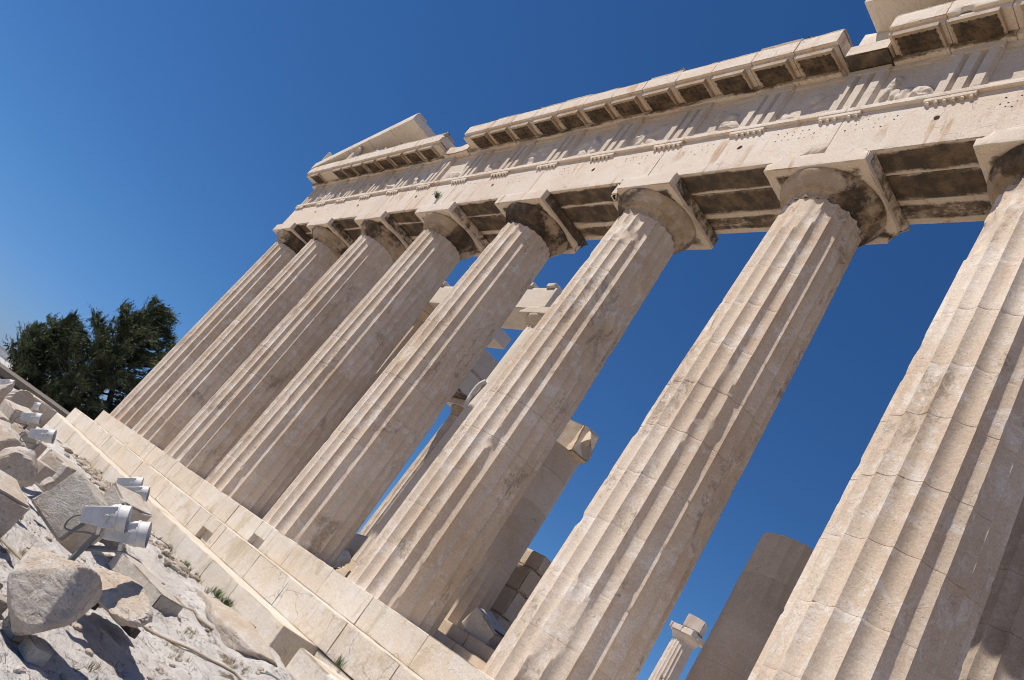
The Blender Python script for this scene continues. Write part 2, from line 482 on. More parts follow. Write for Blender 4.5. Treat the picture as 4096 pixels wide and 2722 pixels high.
# ------------------------------------------------------------------ dimensions of the temple front
COLX = [0.0, 3.69, 7.98, 12.28, 16.57, 20.87, 25.16, 28.85]
ZA0, ZA1 = 10.425, 11.58      # architrave
ZT1 = 11.69                   # taenia top
ZF1 = 12.985                   # frieze top
XR = 29.74

# ------------------------------------------------------------------ ground
def smooth01(t): t = np.clip(t, 0, 1); return t * t * (3 - 2 * t)
def ground_h(x, y):
    x = np.asarray(x, float); y = np.asarray(y, float)
    P = np.stack([x, y, np.zeros_like(x)], 1)
    near = -1.88 + 0.30 * smooth01((y + 6.2) / 3.4)
    z = near
    # strata ridges
    a = 0.5; u = (x * math.cos(a) + y * math.sin(a)); v = (-x * math.sin(a) + y * math.cos(a))
    Q = np.stack([u * 0.7, v * 2.2, np.zeros_like(u)], 1)
    fade = smooth01((60 - np.hypot(x - 20, y + 5)) / 30)
    z = z + fade * (0.13 * fbm(P * 0.6, 3, 4) + 0.07 * (1 - np.abs(fbm(Q, 7, 4)) * 2) + 0.045 * fbm(Q * 3.1, 9, 4) + 0.02 * np.abs(fbm(Q * 7.7, 12, 3)))
    # low ledge of bedrock that climbs against the steps
    led = smooth01((y + 3.5 + 0.15 * np.sin(x * 2.1)) / 0.35) * smooth01((x - 17.5) / 2.5) * smooth01((25.5 - x) / 1.5)
    z = z + 0.10 * led
    under = (y > -2.3) & (x < 31) & (x > -2.3) & (y < 70)
    z = np.where(under, -1.75, z)
    d = np.hypot(x - 14, y - 25)
    z = z - 78 * smooth01((d - 105) / 60)
    return z
def axis(segs):
    out = []
    for a, b, st in segs: out.append(np.arange(a, b, st))
    return np.concatenate(out)
gx = np.concatenate([[-30000, -12000, -5000, -2000, -900, -400, -200], axis([(-140, -20, 8), (-20, 6, 1.0), (6, 17, 0.16), (17, 29.5, 0.05), (29.5, 40, 0.5), (40, 160, 8)]), [200, 400, 1000, 3000, 10000, 30000]])
gy = np.concatenate([[-30000, -12000, -5000, -2000, -900, -400, -200], axis([(-140, -20, 8), (-20, -8.6, 0.8), (-8.6, -2.2, 0.05), (-2.2, 10, 2.0), (10, 190, 9)]), [200, 400, 1000, 3000, 10000, 30000]])
GX, GY = np.meshgrid(gx, gy)
gz = ground_h(GX.ravel(), GY.ravel())
Pg = np.stack([GX.ravel(), GY.ravel(), gz], 1)
soil = fbm(np.stack([Pg[:, 0] * 0.8, Pg[:, 1] * 1.9, 0 * gz], 1), 21, 3) * 1.1 - 0.14
sand = np.maximum(smooth01((-9.2 - Pg[:, 1]) / 1.5), smooth01((Pg[:, 0] - 30.5) / 2.0))  # unseen ground coloured sandy to bounce warm light onto shaded stone
soil = soil - 2 * sand
tag(MB().add(Pg, [grid_faces(len(gx), len(gy))], soil=soil - 3 * (np.hypot(Pg[:, 0] - 14, Pg[:, 1] - 25) > 100), sand=sand, far=smooth01((np.hypot(Pg[:, 0] - 14, Pg[:, 1] - 25) - 90) / 25)).build('ground', M['ground'], smooth=True), kind='structure')

# far hill
hx = np.linspace(-1, 1, 60); hy = np.linspace(-1, 1, 30)
HX, HY = np.meshgrid(hx, hy)
hz = np.maximum(0, 1 - np.sqrt((HX * 1.0) ** 2 + HY ** 2)) ** 1.1
Ph = np.stack([-9000 + HX.ravel() * 1500, -500 + HY.ravel() * 1900, -80 + 175 * hz.ravel() * (1 + 0.35 * fbm(np.stack([HX.ravel() * 4, HY.ravel() * 6, 0 * HX.ravel()], 1), 4, 5))], 1)
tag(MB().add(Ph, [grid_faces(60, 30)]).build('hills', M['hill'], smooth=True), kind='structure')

# ------------------------------------------------------------------ columns
def flute_shaft(cx, cy, H, rb, rt, seed, z_base=0.0, off=0.0, drums=11, chipk=1.0, rows_per=9, ztop=None, smooth_from=None, smooth_to=None, seg=8, bites=(), broken_top=0.0, nf=20, jr=1.0):
    rg = np.random.RandomState(seed)
    ztop = H if ztop is None else ztop
    js = [0.0]
    dh = H / drums
    for k in range(1, drums): js.append(k * dh + rg.uniform(-0.06, 0.06))
    js.append(H)
    js = [j for j in js if j < ztop - 0.05] + [ztop]
    ntheta = nf * seg
    th = (np.arange(ntheta) / ntheta) * 2 * math.pi
    ph = (np.arange(ntheta) % seg) / seg
    V = []; T = []; CR = []
    nrow = 0
    js_main = rg.choice([4, 5])
    for d in range(len(js) - 1):
        z0, z1 = js[d], js[d + 1]
        g = 0.003
        zs = np.concatenate([[z0 + (0.0 if d == 0 else g * 0.3), z0 + g + 0.004], np.linspace(z0 + 0.05, z1 - 0.05, rows_per), [z1 - g - 0.004, z1 - g * 0.3]])
        rj = (0.022 if d in (4, 5) and js_main == d else (0.0004 + 0.004 * rg.rand() ** 2) * jr); rin = np.zeros(len(zs)); rin[0] = rj if d > 0 else 0; rin[-1] = rj
        dx, dy = rg.normal(0, 0.0014, 2); rot = rg.normal(0, 0.001)
        tn = rg.uniform(-0.06, 0.04); ds = rg.uniform(0.9985, 1.0)
        for z, ri in zip(zs, rin):
            t = z / H
            Rr = rb + (rt - rb) * t + 0.017 * math.sin(math.pi * t)
            chord = 2 * Rr * math.sin(math.pi / nf)
            s = chord * 0.185
            inset = Rr * (1 - math.cos(math.pi / nf)) * (1 - (2 * ph - 1) ** 2)
            flat = (smooth_from is not None and smooth_from <= z < smooth_to)
            r = Rr - inset - s * (1 - (2 * ph - 1) ** 2) if not flat else np.full(ntheta, Rr * 0.985)
            a = th + R_(off) + rot
            x = np.cos(a); y = np.sin(a)
            P = np.stack([cx + x * Rr, cy + y * Rr, np.full(ntheta, z)], 1)
            # erosion of the arrises: cut back to a shallower radius in places
            n1 = fbm(P * np.array([1.6, 1.6, 1.1]), seed, 3)
            n2 = vnoise(P * np.array([6, 6, 3.5]), seed + 4)
            n3 = vnoise(P * 14, seed + 6)
            cut = chipk * (np.maximum(0, n1 - 0.50) * 0.24 + np.maximum(0, n2 - 0.70) * 0.10 + np.maximum(0, vnoise(P * np.array([11, 11, 7]), seed + 5) - 0.70) * 0.06) + 0.0008
            if d > 0 or len(js) > 2:
                jd = min(abs(z - z0) if d > 0 else 9, abs(z - z1))
                cut = cut + chipk * np.maximum(0, vnoise(P * np.array([3, 3, 0.5]) + d * 5, seed + 15) - 0.55) * 0.09 * max(0, 1 - jd / 0.10)
            if not flat: r = np.minimum(r, Rr - cut)
            r = r + 0.0008 * n3 - ri
            for (ba, bz, bw, bh, bd) in bites:
                da = (np.degrees(a) - ba + 180) % 360 - 180
                q = (da / bw) ** 2 + ((z - bz) / bh) ** 2
                q = q * (1 + 0.5 * n2)
                r = np.where(q < 1, np.minimum(r, Rr - bd * (1 - q) ** 0.5), r)
            zz = np.full(ntheta, z)
            if broken_top > 0 and z > ztop - broken_top * 1.5:
                lim = ztop - broken_top * (0.5 + 0.5 * vnoise(np.stack([np.cos(a) * 1.7, np.sin(a) * 1.7, 0 * a], 1), seed + 31))
                zz = np.minimum(zz, lim)
            V.append(np.stack([cx + x * r * ds + dx, cy + y * r * ds + dy, z_base + zz], 1))
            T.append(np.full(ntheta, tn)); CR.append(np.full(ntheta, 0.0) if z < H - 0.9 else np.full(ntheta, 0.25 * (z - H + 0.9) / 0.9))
            nrow += 1
    V = np.concatenate(V)
    F = [grid_faces(ntheta, nrow, True)]
    c0 = len(V)
    V = np.vstack([V, [[cx, cy, z_base + ztop - 0.02]]])
    b = (nrow - 1) * ntheta; i = np.arange(ntheta)
    F.append(np.stack([b + i, b + (i + 1) % ntheta, np.full(ntheta, c0)], 1))
    return V, F, np.concatenate(T + [[0]]), np.concatenate(CR + [[0]])

def capital(cx, cy, z0, rt, seed, ab=1.0, crust=0.5, bites=(), hs=1.0):
    """echinus with necking and annulets (one mesh) and abacus (second mesh)"""
    k = rt / 0.74
    n = 160; a = np.arange(n) / n * 2 * math.pi; ph = (np.arange(n) % 8) / 8
    prof = [(0.722, 0.0, 1), (0.744, 0.008, 1), (0.746, 0.05, 1), (0.750, 0.11, 1), (0.765, 0.145, .7), (0.782, 0.156, 0), (0.783, 0.170, 0), (0.800, 0.171, 0), (0.801, 0.187, 0), (0.818, 0.188, 0), (0.819, 0.204, 0), (0.836, 0.205, 0), (0.840, 0.222, 0),
            (0.868, 0.262, 0), (0.905, 0.318, 0), (0.938, 0.374, 0), (0.962, 0.425, 0), (0.975, 0.462, 0), (0.972, 0.488, 0), (0.955, 0.503, 0), (0.93, 0.505, 0)]
    V = []
    for (r, z, fl) in prof:
        rr = r * k - fl * 0.035 * (1 - (2 * ph - 1) ** 2)
        P = np.stack([cx + np.cos(a) * rr, cy + np.sin(a) * rr, np.full(n, z0 + z * hs)], 1)
        e = np.maximum(0, fbm(P * 2.2, seed, 3) - 0.28) * 0.08
        rr = rr - e
        V.append(np.stack([cx + np.cos(a) * rr, cy + np.sin(a) * rr, np.full(n, z0 + z * hs)], 1))
    V = np.concatenate(V)
    cr = crust * (0.85 + 1.5 * fbm(V * 1.3, seed + 2, 2))
    ech = (V, [grid_faces(n, len(prof), True)], cr)
    zt = z0 + 0.505 * hs
    A, AF = sbox((cx - ab, cy - ab, zt), (cx + ab, cy + ab, zt + 0.345 * hs), cell=0.07, r=0.018, chip=0.05, seed=seed, amp=0.003, bites=bites)
    dxy = np.maximum(np.abs(A[:, 0] - cx), np.abs(A[:, 1] - cy)) / ab
    soff = (A[:, 2] < zt + 0.03) & (dxy < 0.96)
    side = (A[:, 2] >= zt + 0.03) & (A[:, 1] > cy - ab * 0.9)
    ac = np.where(soff, crust * 1.25 * (1 - smooth01((dxy - 0.78) / 0.16)), np.where(side, crust * 1.15, -0.6))
    return ech, (A, AF, ac)

def doric(name, x, y, H, rb, rt, seed, label, cat='column', group=None, z_base=0.0, off=0.0, drums=11, chipk=1.0, bites=(), ab=1.0, abbites=(), crust=0.5, mats=('shaft', 'cap'), ztop=None, cap=True, hs=1.0, seg=8, rows=9, **kw):
    root = empty(name, (x, y, z_base), label, cat, group)
    V, F, T, CR = flute_shaft(x, y, H, rb, rt, seed, z_base, off, drums, chipk, rows, ztop, seg=seg, bites=bites, **kw)
    MB().add(V, F, tone=T, crust=CR - 0.1).build('shaft', M[mats[0]], root, smooth=True, sharp=24)
    if cap:
        e, a = capital(x, y, z_base + H, rt, seed + 7, ab, crust, abbites, hs)
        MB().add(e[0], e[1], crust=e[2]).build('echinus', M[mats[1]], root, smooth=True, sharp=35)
        MB().add(a[0], a[1], crust=a[2]).build('abacus', M['ent' if mats[1] == 'cap' else mats[1]], root, smooth=True, sharp=30)
    return root

labs = ['southernmost corner column of the front row, farthest from the viewer, lit only on its left flutes',
        'second front column from the far corner, set close to the corner column',
        'third front column from the far corner, dark streaked neck under a pale capital',
        'fourth front column from the far corner, green tuft growing above its capital',
        'fifth front column from the far corner, standing beside the floodlight on the stylobate',
        'sixth front column from the far corner, chipped right edge and broken capital corner',
        'seventh front column from the far corner, black soot splash on its capital',
        'nearest front column at the right edge, huge sharp flutes and rough white face']
offs = [6, 6, 12, 6, 6, 3, 12, 0]
bts = [[], [], [], [], [(-80, 5.2, 10, .5, .06)],
       [(8, 7.6, 13, .6, .10), (2, 6.5, 10, .4, .09), (10, 5.7, 12, .3, .07), (-62, 8.95, 30, .16, .05), (-95, 9.1, 18, .2, .05)],
       [(-95, 9.3, 34, .5, .05), (14, 4.1, 20, .55, .11), (12, 3.3, 12, .3, .10), (-70, 1.0, 20, .6, .06)],
       [(-130, 8.6, 22, .45, .08), (-100, 9.2, 30, .2, .05)]]
for i, x in enumerate(COLX):
    rb, rt = (0.974, 0.765) if i in (0, 7) else (0.9525, 0.74)
    abb = []
    if i == 5: abb = [((x - 1.0, -1.0, 10.15), 0.42)]
    if i == 6: abb = [((x - 1.0, -1.0, 10.5), 0.2), ((x + 1.0, -1.0, 10.5), .22), ((x + 1.0, 1.0, 10.1), .3)]
    if i == 7: abb = [((x + .45, -1.03, 10.1), .5), ((x - 1, -1, 10.5), .25)]
    if i == 4: abb = [((x + 1.0, 1.0, 10.1), .25)]
    doric('doric_column', x, 0.0, 9.57, rb, rt, 100 + i * 13, labs[i], 'column', 'columns of the temple front', off=offs[i],
          chipk=[.7, .8, .8, .8, .85, 1.0, 1.0, .8][i], bites=bts[i], abbites=abb, crust=[.7, .55, .5, .42, .62, .5, .45, .45][i], rows=9 if i < 5 else 22)

# ------------------------------------------------------------------ platform (three steps)
crep = empty('stepped_platform', (14.4, 20.0, -1.6), 'three tall pale marble steps running under the whole row of fluted columns', 'steps')
def course(name, y0, depth, z0, z1, x0, x1, seed, joints=None, notches=(), mat='step', bites_at=()):
    rg = np.random.RandomState(seed); mb = MB()
    xs = [x0]
    if joints: xs += list(joints)
    else:
        x = x0
        while True:
            x += rg.uniform(1.25, 2.15)
            if x > x1 - 0.8: break
            xs.append(x)
    xs.append(x1)
    for a, b in zip(xs[:-1], xs[1:]):
        tn = rg.uniform(-0.05, 0.04); yy = y0 + rg.uniform(-0.006, 0.006); g = 0.0006 + 0.0035 * rg.rand() ** 3
        near = a > 15
        c = 0.07 if near else 0.12
        nn = [n for n in notches if n[0] >= a - 0.01 and n[0] < b]
        segs = [(a, b, z0)]
        if nn:
            n0, n1, nz = nn[0]
            segs = [(a, n0, z0), (n0, n1, nz), (n1, b, z0)]
            V, F = sbox((n0 - .03, yy + 0.13, z0), (n1 + .03, yy + depth, nz + .02), c, 0.01, 0.02, seed + 5)
            mb.add(V, F, tone=-0.10)
        for s0, s1, zz in segs:
            if s1 - s0 < 0.05: continue
            V, F = sbox((s0 + g, yy, zz), (s1 - g, yy + depth, z1), c, 0.007 + 0.007 * rg.rand(), 0.085, seed + int(a * 7) % 97, 0.005, thr=0.06, maxn=40)
            mb.add(V, F, tone=tn)
    return mb.build(name, M[mat], crep, smooth=True, sharp=28)
course('stylobate_step', -1.03, 1.3, -0.535, 0.0, -1.03, 29.9, 5, notches=[(16.62, 17.25, -0.33)], joints=[0.4, 1.2, 2.2, 3.1, 4.5, 5.4, 6.6, 7.2, 8.3, 9.7, 11.2, 12.3, 13.9, 15.1, 16.62, 18.5, 20.2, 21.75, 23.5, 25.3, 26.9, 28.6])
course('middle_step', -1.73, 1.0, -1.07, -0.537, -1.73, 30.6, 6, notches=[(15.86, 16.55, -0.81)], joints=[-.2, 1.3, 2.6, 4.2, 5.2, 6.9, 8.3, 9.6, 11.1, 12.4, 14.1, 15.1, 16.9, 18.9, 20.4, 22.6, 24.2, 26.1, 28.0, 29.4])
course('bottom_step', -2.43, 1.0, -1.68, -1.072, -2.43, 22.3, 7, joints=[-1.1, .2, 1.4, 2.4, 4.2, 5.5, 6.6, 8.3, 9.9, 11.8, 13.2, 14.8, 17.2, 18.9, 20.3])
pm = MB()
for lo, hi in [((-1.0, 0.26, -1.6), (29.87, 3.85, -0.012)), ((2.2, 3.85, -1.6), (26.6, 66, -0.012)), ((-1.0, 3.85, -1.6), (2.2, 66, -0.012)), ((26.6, 3.85, -1.6), (29.87, 66, -0.012)),
               ((-1.6, -0.75, -1.75), (30.5, 0.26, -0.56)), ((-2.3, -1.45, -1.8), (31.2, -0.75, -1.09)), ((22.32, -1.70, -1.8), (31.2, -1.45, -1.09))]:
    pm.add(*box(lo, hi))
pm.build('pavement', M['step'], crep)
rb_ = MB()
rg = np.random.RandomState(3)
for k, (x, y, z, s) in enumerate([(23.6, -1.98, -1.45, (1.5, .75, .62)), (25.3, -1.98, -1.45, (1.6, .7, .55)), (27.0, -2.0, -1.5, (1.6, .8, .55)), (28.9, -2.0, -1.5, (2.0, .8, .6))]):
    V, F = sbox((-s[0] / 2, -s[1] / 2, -s[2] / 2), (s[0] / 2, s[1] / 2, s[2] / 2), 0.06, 0.03, 0.16, 60 + k, 0.02, thr=-.05)
    rb_.add(V + np.array([x, y, z]), F, tone=0.02)
rb_.build('foundation_course', M['step'], crep, smooth=True, sharp=32)

# ------------------------------------------------------------------ entablature
ent = empty('entablature', (14.4, 0.0, ZA0), 'long carved stone band of architrave, frieze and broken cornice resting on the eight front columns', 'entablature')
# architrave: three beams deep, jointed over the column axes
jx = [-0.89] + COLX[1:7] + [XR]
for k, (a, b) in enumerate(zip(jx[:-1], jx[1:])):
    mb = MB()
    for q, (y0, y1) in enumerate([(-0.89, -0.305), (-0.295, 0.285), (0.295, 0.89)]):
        dz = 0.012 * ((k * 3 + q) % 3)
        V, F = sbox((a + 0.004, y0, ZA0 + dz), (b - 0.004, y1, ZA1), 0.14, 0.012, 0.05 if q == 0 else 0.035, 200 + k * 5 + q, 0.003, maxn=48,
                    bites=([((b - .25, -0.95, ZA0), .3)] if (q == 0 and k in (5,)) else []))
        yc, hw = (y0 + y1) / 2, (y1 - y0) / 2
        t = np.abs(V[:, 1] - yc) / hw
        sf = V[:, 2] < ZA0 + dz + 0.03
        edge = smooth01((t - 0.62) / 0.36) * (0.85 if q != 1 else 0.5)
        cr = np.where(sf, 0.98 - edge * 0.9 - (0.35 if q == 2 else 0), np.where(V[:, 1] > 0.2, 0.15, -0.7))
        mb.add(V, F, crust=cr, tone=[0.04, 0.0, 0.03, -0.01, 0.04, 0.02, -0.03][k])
    # pitted sockets of lost shields and letters on the face
    mb.build('architrave_block', M['ent'], ent, smooth=True, sharp=28)
# dowel holes: flat discs on the face, the shade inside the pits painted dark
pit = MB(); rg = np.random.RandomState(11)
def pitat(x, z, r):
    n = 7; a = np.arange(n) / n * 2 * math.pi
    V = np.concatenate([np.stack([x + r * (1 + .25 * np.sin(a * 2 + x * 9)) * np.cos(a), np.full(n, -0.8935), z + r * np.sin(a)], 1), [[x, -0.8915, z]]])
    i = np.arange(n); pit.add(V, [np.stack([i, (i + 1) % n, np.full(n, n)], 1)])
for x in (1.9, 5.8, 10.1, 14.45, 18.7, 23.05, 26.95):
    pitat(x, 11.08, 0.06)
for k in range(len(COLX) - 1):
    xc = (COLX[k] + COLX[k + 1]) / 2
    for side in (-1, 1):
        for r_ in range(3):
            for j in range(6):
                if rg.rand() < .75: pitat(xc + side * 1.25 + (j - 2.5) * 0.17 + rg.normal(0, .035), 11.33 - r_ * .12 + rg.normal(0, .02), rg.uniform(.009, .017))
# taenia
mb = MB()
for k, (a, b) in enumerate(zip(jx[:-1], jx[1:])):
    V, F = sbox((a + .003, -0.965, ZA1 + 0.001), (b - .003, 0.5, ZT1), 0.10, 0.01, 0.035, 260 + k, 0.003, maxn=50)
    mb.add(V, F, tone=0.02)
mb.build('taenia', M['ent'], ent, smooth=True, sharp=28)
TX = [-0.45, 1.85, 3.75, 5.85, 7.98, 10.12, 12.28, 14.42, 16.57, 18.72, 20.87, 23.0, 25.05, 27.02, 29.3]
TW = 0.845
gut_me = None
for k, x in enumerate(TX):
    # regula with six guttae
    V, F = sbox((x - TW / 2, -0.955, ZA1 - 0.085), (x + TW / 2, -0.885, ZA1 - 0.001), 0.08, 0.008, 0.03, 300 + k, 0.002)
    rgl = MB().add(V, F).build('regula', M['ent'], ent, smooth=True, sharp=28)
    for j in range(6):
        if (k * 7 + j * 5) % 11 == 0: continue
        if k == 0 and j == 1 or gut_me is None:
            V, F = lathe([(0.026, 0), (0.032, -0.01), (0.038, -0.045)], 10)
            g_ = MB().add(V, F).build('gutta', M['ent'], smooth=True, sharp=40); gut_me = g_.data
        else:
            g_ = bpy.data.objects.new('gutta', gut_me); col.objects.link(g_)
        g_.parent = rgl
        g_.location = Vector((x - TW / 2 + TW * (j + .5) / 6, -0.922, ZA1 - 0.086)) - ent.location
    # triglyph
    w = TW; y0 = -0.895; dpt = 0.105
    bars = 3; q = w / 11.0
    # plan profile: half channel, bar, channel, bar, channel, bar, half channel
    pts = [(-w / 2, dpt * .75)]
    xx = -w / 2 + q * 0.75
    step_ = [(q * 0.75, 0)]
    prof = [(-w / 2, dpt * .8), (-w / 2 + q * .7, 0)]
    xcur = -w / 2 + q * .7
    bw = (w - 2 * q * .7 - 2 * q * 1.55) / 3
    for b_ in range(3):
        prof.append((xcur + bw, 0)); xcur += bw
        if b_ < 2:
            prof.append((xcur + q * .775, dpt)); prof.append((xcur + q * 1.55, 0)); xcur += q * 1.55
    prof.append((w / 2, dpt * .8))
    zs = np.linspace(ZT1, ZF1 - 0.165, 16)
    pr = []
    for (pa, pb) in zip(prof[:-1], prof[1:]):
        for t_ in (0, .5): pr.append((pa[0] + (pb[0] - pa[0]) * t_, pa[1] + (pb[1] - pa[1]) * t_))
    pr.append(prof[-1]); pr += [(w / 2, 0.3), (-w / 2, 0.3)]
    pr = np.array(pr); n = len(pr)
    V = np.concatenate([np.stack([x + pr[:, 0], y0 + pr[:, 1], np.full(n, z)], 1) for z in zs])
    e = np.maximum(0, fbm(V * 3.0, 320 + k, 3) - 0.34) * 0.08
    V[:, 1] += np.where(V[:, 1] < y0 + .02, e, 0); V += nvec(V * 6, 5) * 0.002
    mb = MB().add(V, [grid_faces(n, len(zs), True)])
    V, F = sbox((x - w / 2 - .003, y0 - 0.004, ZF1 - 0.165), (x + w / 2 + .003, y0 + .35, ZF1), 0.08, 0.008, 0.03, 340 + k, 0.002)
    mb.add(V, F, crust=np.where(V[:, 2] > ZF1 - .05, .3, 0))
    mb.build('triglyph', M['frieze'], ent, smooth=False)
# metopes with worn relief
for k, (a, b) in enumerate(zip(TX[:-1], TX[1:])):
    x0, x1 = a + TW / 2, b - TW / 2
    rg = np.random.RandomState(500 + k)
    nx, nz = 44, 44
    X, Z = np.meshgrid(np.linspace(x0 - .01, x1 + .01, nx), np.linspace(ZT1, ZF1 - 0.12, nz))
    X = X.ravel(); Z = Z.ravel()
    u = (X - x0) / (x1 - x0); v = (Z - ZT1) / (ZF1 - .12 - ZT1)
    h = np.zeros_like(u)
    nb = rg.randint(3, 6)
    for q in range(nb):
        cu, cv = rg.uniform(.18, .85), rg.uniform(.12, .7); ru, rv = rg.uniform(.05, .16), rg.uniform(.10, .30); an = rg.uniform(-.9, .9)
        du = u - cu; dv = v - cv
        p_ = (du * math.cos(an) + dv * math.sin(an)) / ru; q_ = (-du * math.sin(an) + dv * math.cos(an)) / rv
        h = np.maximum(h, rg.uniform(.03, .085) * np.sqrt(np.maximum(0, 1 - p_ ** 2 - q_ ** 2)))
    if k in (3, 5, 10, 12):
        p_ = (u - .78) / .2; q_ = (v - .16) / .22; h = np.maximum(h, .15 * np.sqrt(np.maximum(0, 1 - p_ ** 2 - q_ ** 2)))
    PP = np.stack([X, Z, 0 * X], 1)
    h = h * (1 + .8 * fbm(PP * 7, 510 + k, 3)) + .006 * fbm(PP * 4, 3, 3) + .012 * np.maximum(0, fbm(PP * 2, 77 + k, 2))
    edge = np.minimum(np.minimum(u, 1 - u) * 10, np.minimum(v * 10, (1 - v) * 12)).clip(0, 1)
    V = np.stack([X, -0.80 - h * edge, Z], 1)
    mb = MB().add(V, [grid_faces(nx, nz)], tone=rg.uniform(-.05, .05))
    V, F = sbox((x0, -0.835, ZF1 - 0.12), (x1, -0.5, ZF1), .1, .006, .03, 530 + k, .002)
    mb.add(V, F)
    mb.build('metope', M['frieze'], ent, smooth=True, sharp=50)
mb = MB(); V, F = sbox((-0.82, -0.78, ZT1), (XR - .08, 0.62, ZF1), 0.5, .01, .02, 3)
mb.add(V, F); mb.build('frieze_backing', M['frieze'], ent, smooth=True, sharp=30)
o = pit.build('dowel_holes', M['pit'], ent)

# cornice (geison) blocks with their mutules
YC = -1.47
def geison(a, b, seed, last_edge=None, ztopv=13.62, front=YC, mut=True, chip=.05, bites=()):
    root_m = MB()
    # body: profile in y,z swept along x as stacked boxes with sloping soffit
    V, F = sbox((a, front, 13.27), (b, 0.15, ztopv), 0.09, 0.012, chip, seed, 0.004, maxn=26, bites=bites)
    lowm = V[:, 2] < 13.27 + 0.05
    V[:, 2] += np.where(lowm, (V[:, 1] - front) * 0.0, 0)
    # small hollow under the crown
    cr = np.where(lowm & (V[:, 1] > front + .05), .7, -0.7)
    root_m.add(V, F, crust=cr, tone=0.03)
    V, F = sbox((a + .002, front + .075, 13.15), (b - .002, 0.1, 13.269), .1, .008, .02, seed + 3, .003, maxn=20)
    root_m.add(V, F, crust=np.where(V[:, 1] > front + .1, .12, -.5), tone=-.05)
    V, F = sbox((a + .002, -0.945, ZF1 + .001), (b - .002, 0.09, 13.149), .1, .01, .03, seed + 1, .003, maxn=20)
    root_m.add(V, F, crust=np.where(V[:, 1] < -.9, .55, 0), tone=-.02)
    # crown moulding, broken in places
    rg = np.random.RandomState(seed)
    V, F = sbox((a, front + .02, ztopv), (b, front + .45, ztopv + rg.uniform(.05, .13)), .07, .012, .13, seed + 2, .012, thr=-.1, freq=3.5, maxn=26)
    root_m.add(V, F, 1, tone=-.12)
    return root_m.build('geison_block', [M['ent'], M['rock']], ent, smooth=True, sharp=30)
def mutule(parent, x, w, seed, front=YC + .04):
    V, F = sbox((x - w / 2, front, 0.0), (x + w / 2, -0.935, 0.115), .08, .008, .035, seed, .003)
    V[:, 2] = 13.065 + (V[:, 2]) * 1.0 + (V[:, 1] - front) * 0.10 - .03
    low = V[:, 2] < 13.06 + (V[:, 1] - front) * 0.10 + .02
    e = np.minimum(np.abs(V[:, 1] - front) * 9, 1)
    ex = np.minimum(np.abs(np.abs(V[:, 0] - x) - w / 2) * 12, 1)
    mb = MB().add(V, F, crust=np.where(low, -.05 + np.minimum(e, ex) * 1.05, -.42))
    for i in range(6):
        for j in range(3):
            gx_ = x - w / 2 + w * (i + .5) / 6; gy_ = front + .08 + j * .125
            z = 13.037 + (gy_ - front) * .10
            V, F = lathe([(0.024, 0.01), (0.026, -0.016)], 7)
            mb.add(V + np.array([gx_, gy_, z]), F, crust=1.1)
    return mb.build('mutule', M['cap'], parent, smooth=False)
mxs = []
for a, b in zip(TX[:-1], TX[1:]): mxs += [a, (a + b) / 2]
mxs.append(TX[-1])
runs = [(-1.47, 9.85), (11.35, 24.46), (25.50, 30.32)]
for (ra, rb2) in runs:
    cuts = [ra]
    for a, b in zip(mxs[:-1], mxs[1:]):
        c = (a + b) / 2
        if ra + .5 < c < rb2 - .5: cuts.append(c)
    cuts.append(rb2)
    for i_, (a, b) in enumerate(zip(cuts[:-1], cuts[1:])):
        bt = []
        if ra == 11.35 and i_ == 0: bt = []
        if abs(b - 9.85) < .01: bt = [((9.9, -1.5, 13.7), .25)]
        if ra == 25.50 and i_ == 1: bt = [((a + .3, -1.47, 13.12), .22)]
        gb = geison(a + .003, b - .003, 600 + int(a * 10) % 89, bites=bt, ztopv=13.62 + .012 * ((i_ * 5) % 3))
        for mx in mxs:
            if a < mx < b and not (ra < 0 and i_ == 1):
                wv = min(.83, 2 * min(mx - a, b - mx) - .05) if (b - a) < 1.3 else .83
                mutule(gb, mx, max(wv, .6), 640 + int(mx * 10) % 71)
# broken stumps where the cornice is missing
mb = MB()
V, F = sbox((9.86, -1.05, ZF1), (11.34, .1, 13.35), .08, .03, .2, 71, .03, thr=-.2); mb.add(V, F)
mb.build('broken_cornice_stump', M['ent'], ent, smooth=True, sharp=32)
mb = MB()
V, F = sbox((24.62, -1.22, 13.03), (25.49, .1, 13.36), .06, .02, .10, 72, .012, thr=-.05)
mb.add(V, F, crust=np.where((V[:, 2] < 13.1), .9, -.6))
mb.build('broken_cornice_stump', M['ent'], ent, smooth=True, sharp=32)

# ------------------------------------------------------------------ pediment remains
pc = empty('pediment_corner', (2.0, -0.7, 13.66), 'far left pediment corner, raking cornice slab rising to the right with its end broken off', 'pediment')
def raking(x0, z0, x1, z1, th, y0, y1, name, parent, seed, cuts=5, mat='new', under=0.0):
    xs = np.linspace(x0, x1, cuts + 1); sl_ = (z1 - z0) / (x1 - x0)
    for k, (a, b) in enumerate(zip(xs[:-1], xs[1:])):
        mb = MB()
        V, F = sbox((a + .004, y0, 0), (b - .004, y1, th), .12, .012, .045, seed + k, .004, maxn=24)
        V[:, 2] += z0 + (V[:, 0] - x0) * sl_ - th
        # soffit hollow and drip edge
        mb.add(V, F, tone=0.02 * (k % 2), crust=-.8)
        V, F = sbox((a + .004, y0 + .05, 0), (b - .004, y0 + .5, .08), .12, .01, .08, seed + k + 20, .006, maxn=20, thr=0)
        V[:, 2] += z0 + (V[:, 0] - x0) * sl_
        mb.add(V, F, tone=-.05, crust=-.8)
        mb.build(name, M[mat], parent, smooth=True, sharp=30)
raking(-1.47, 13.92, 5.65, 15.72, 0.36, -1.50, 0.15, 'raking_cornice_block', pc, 700)
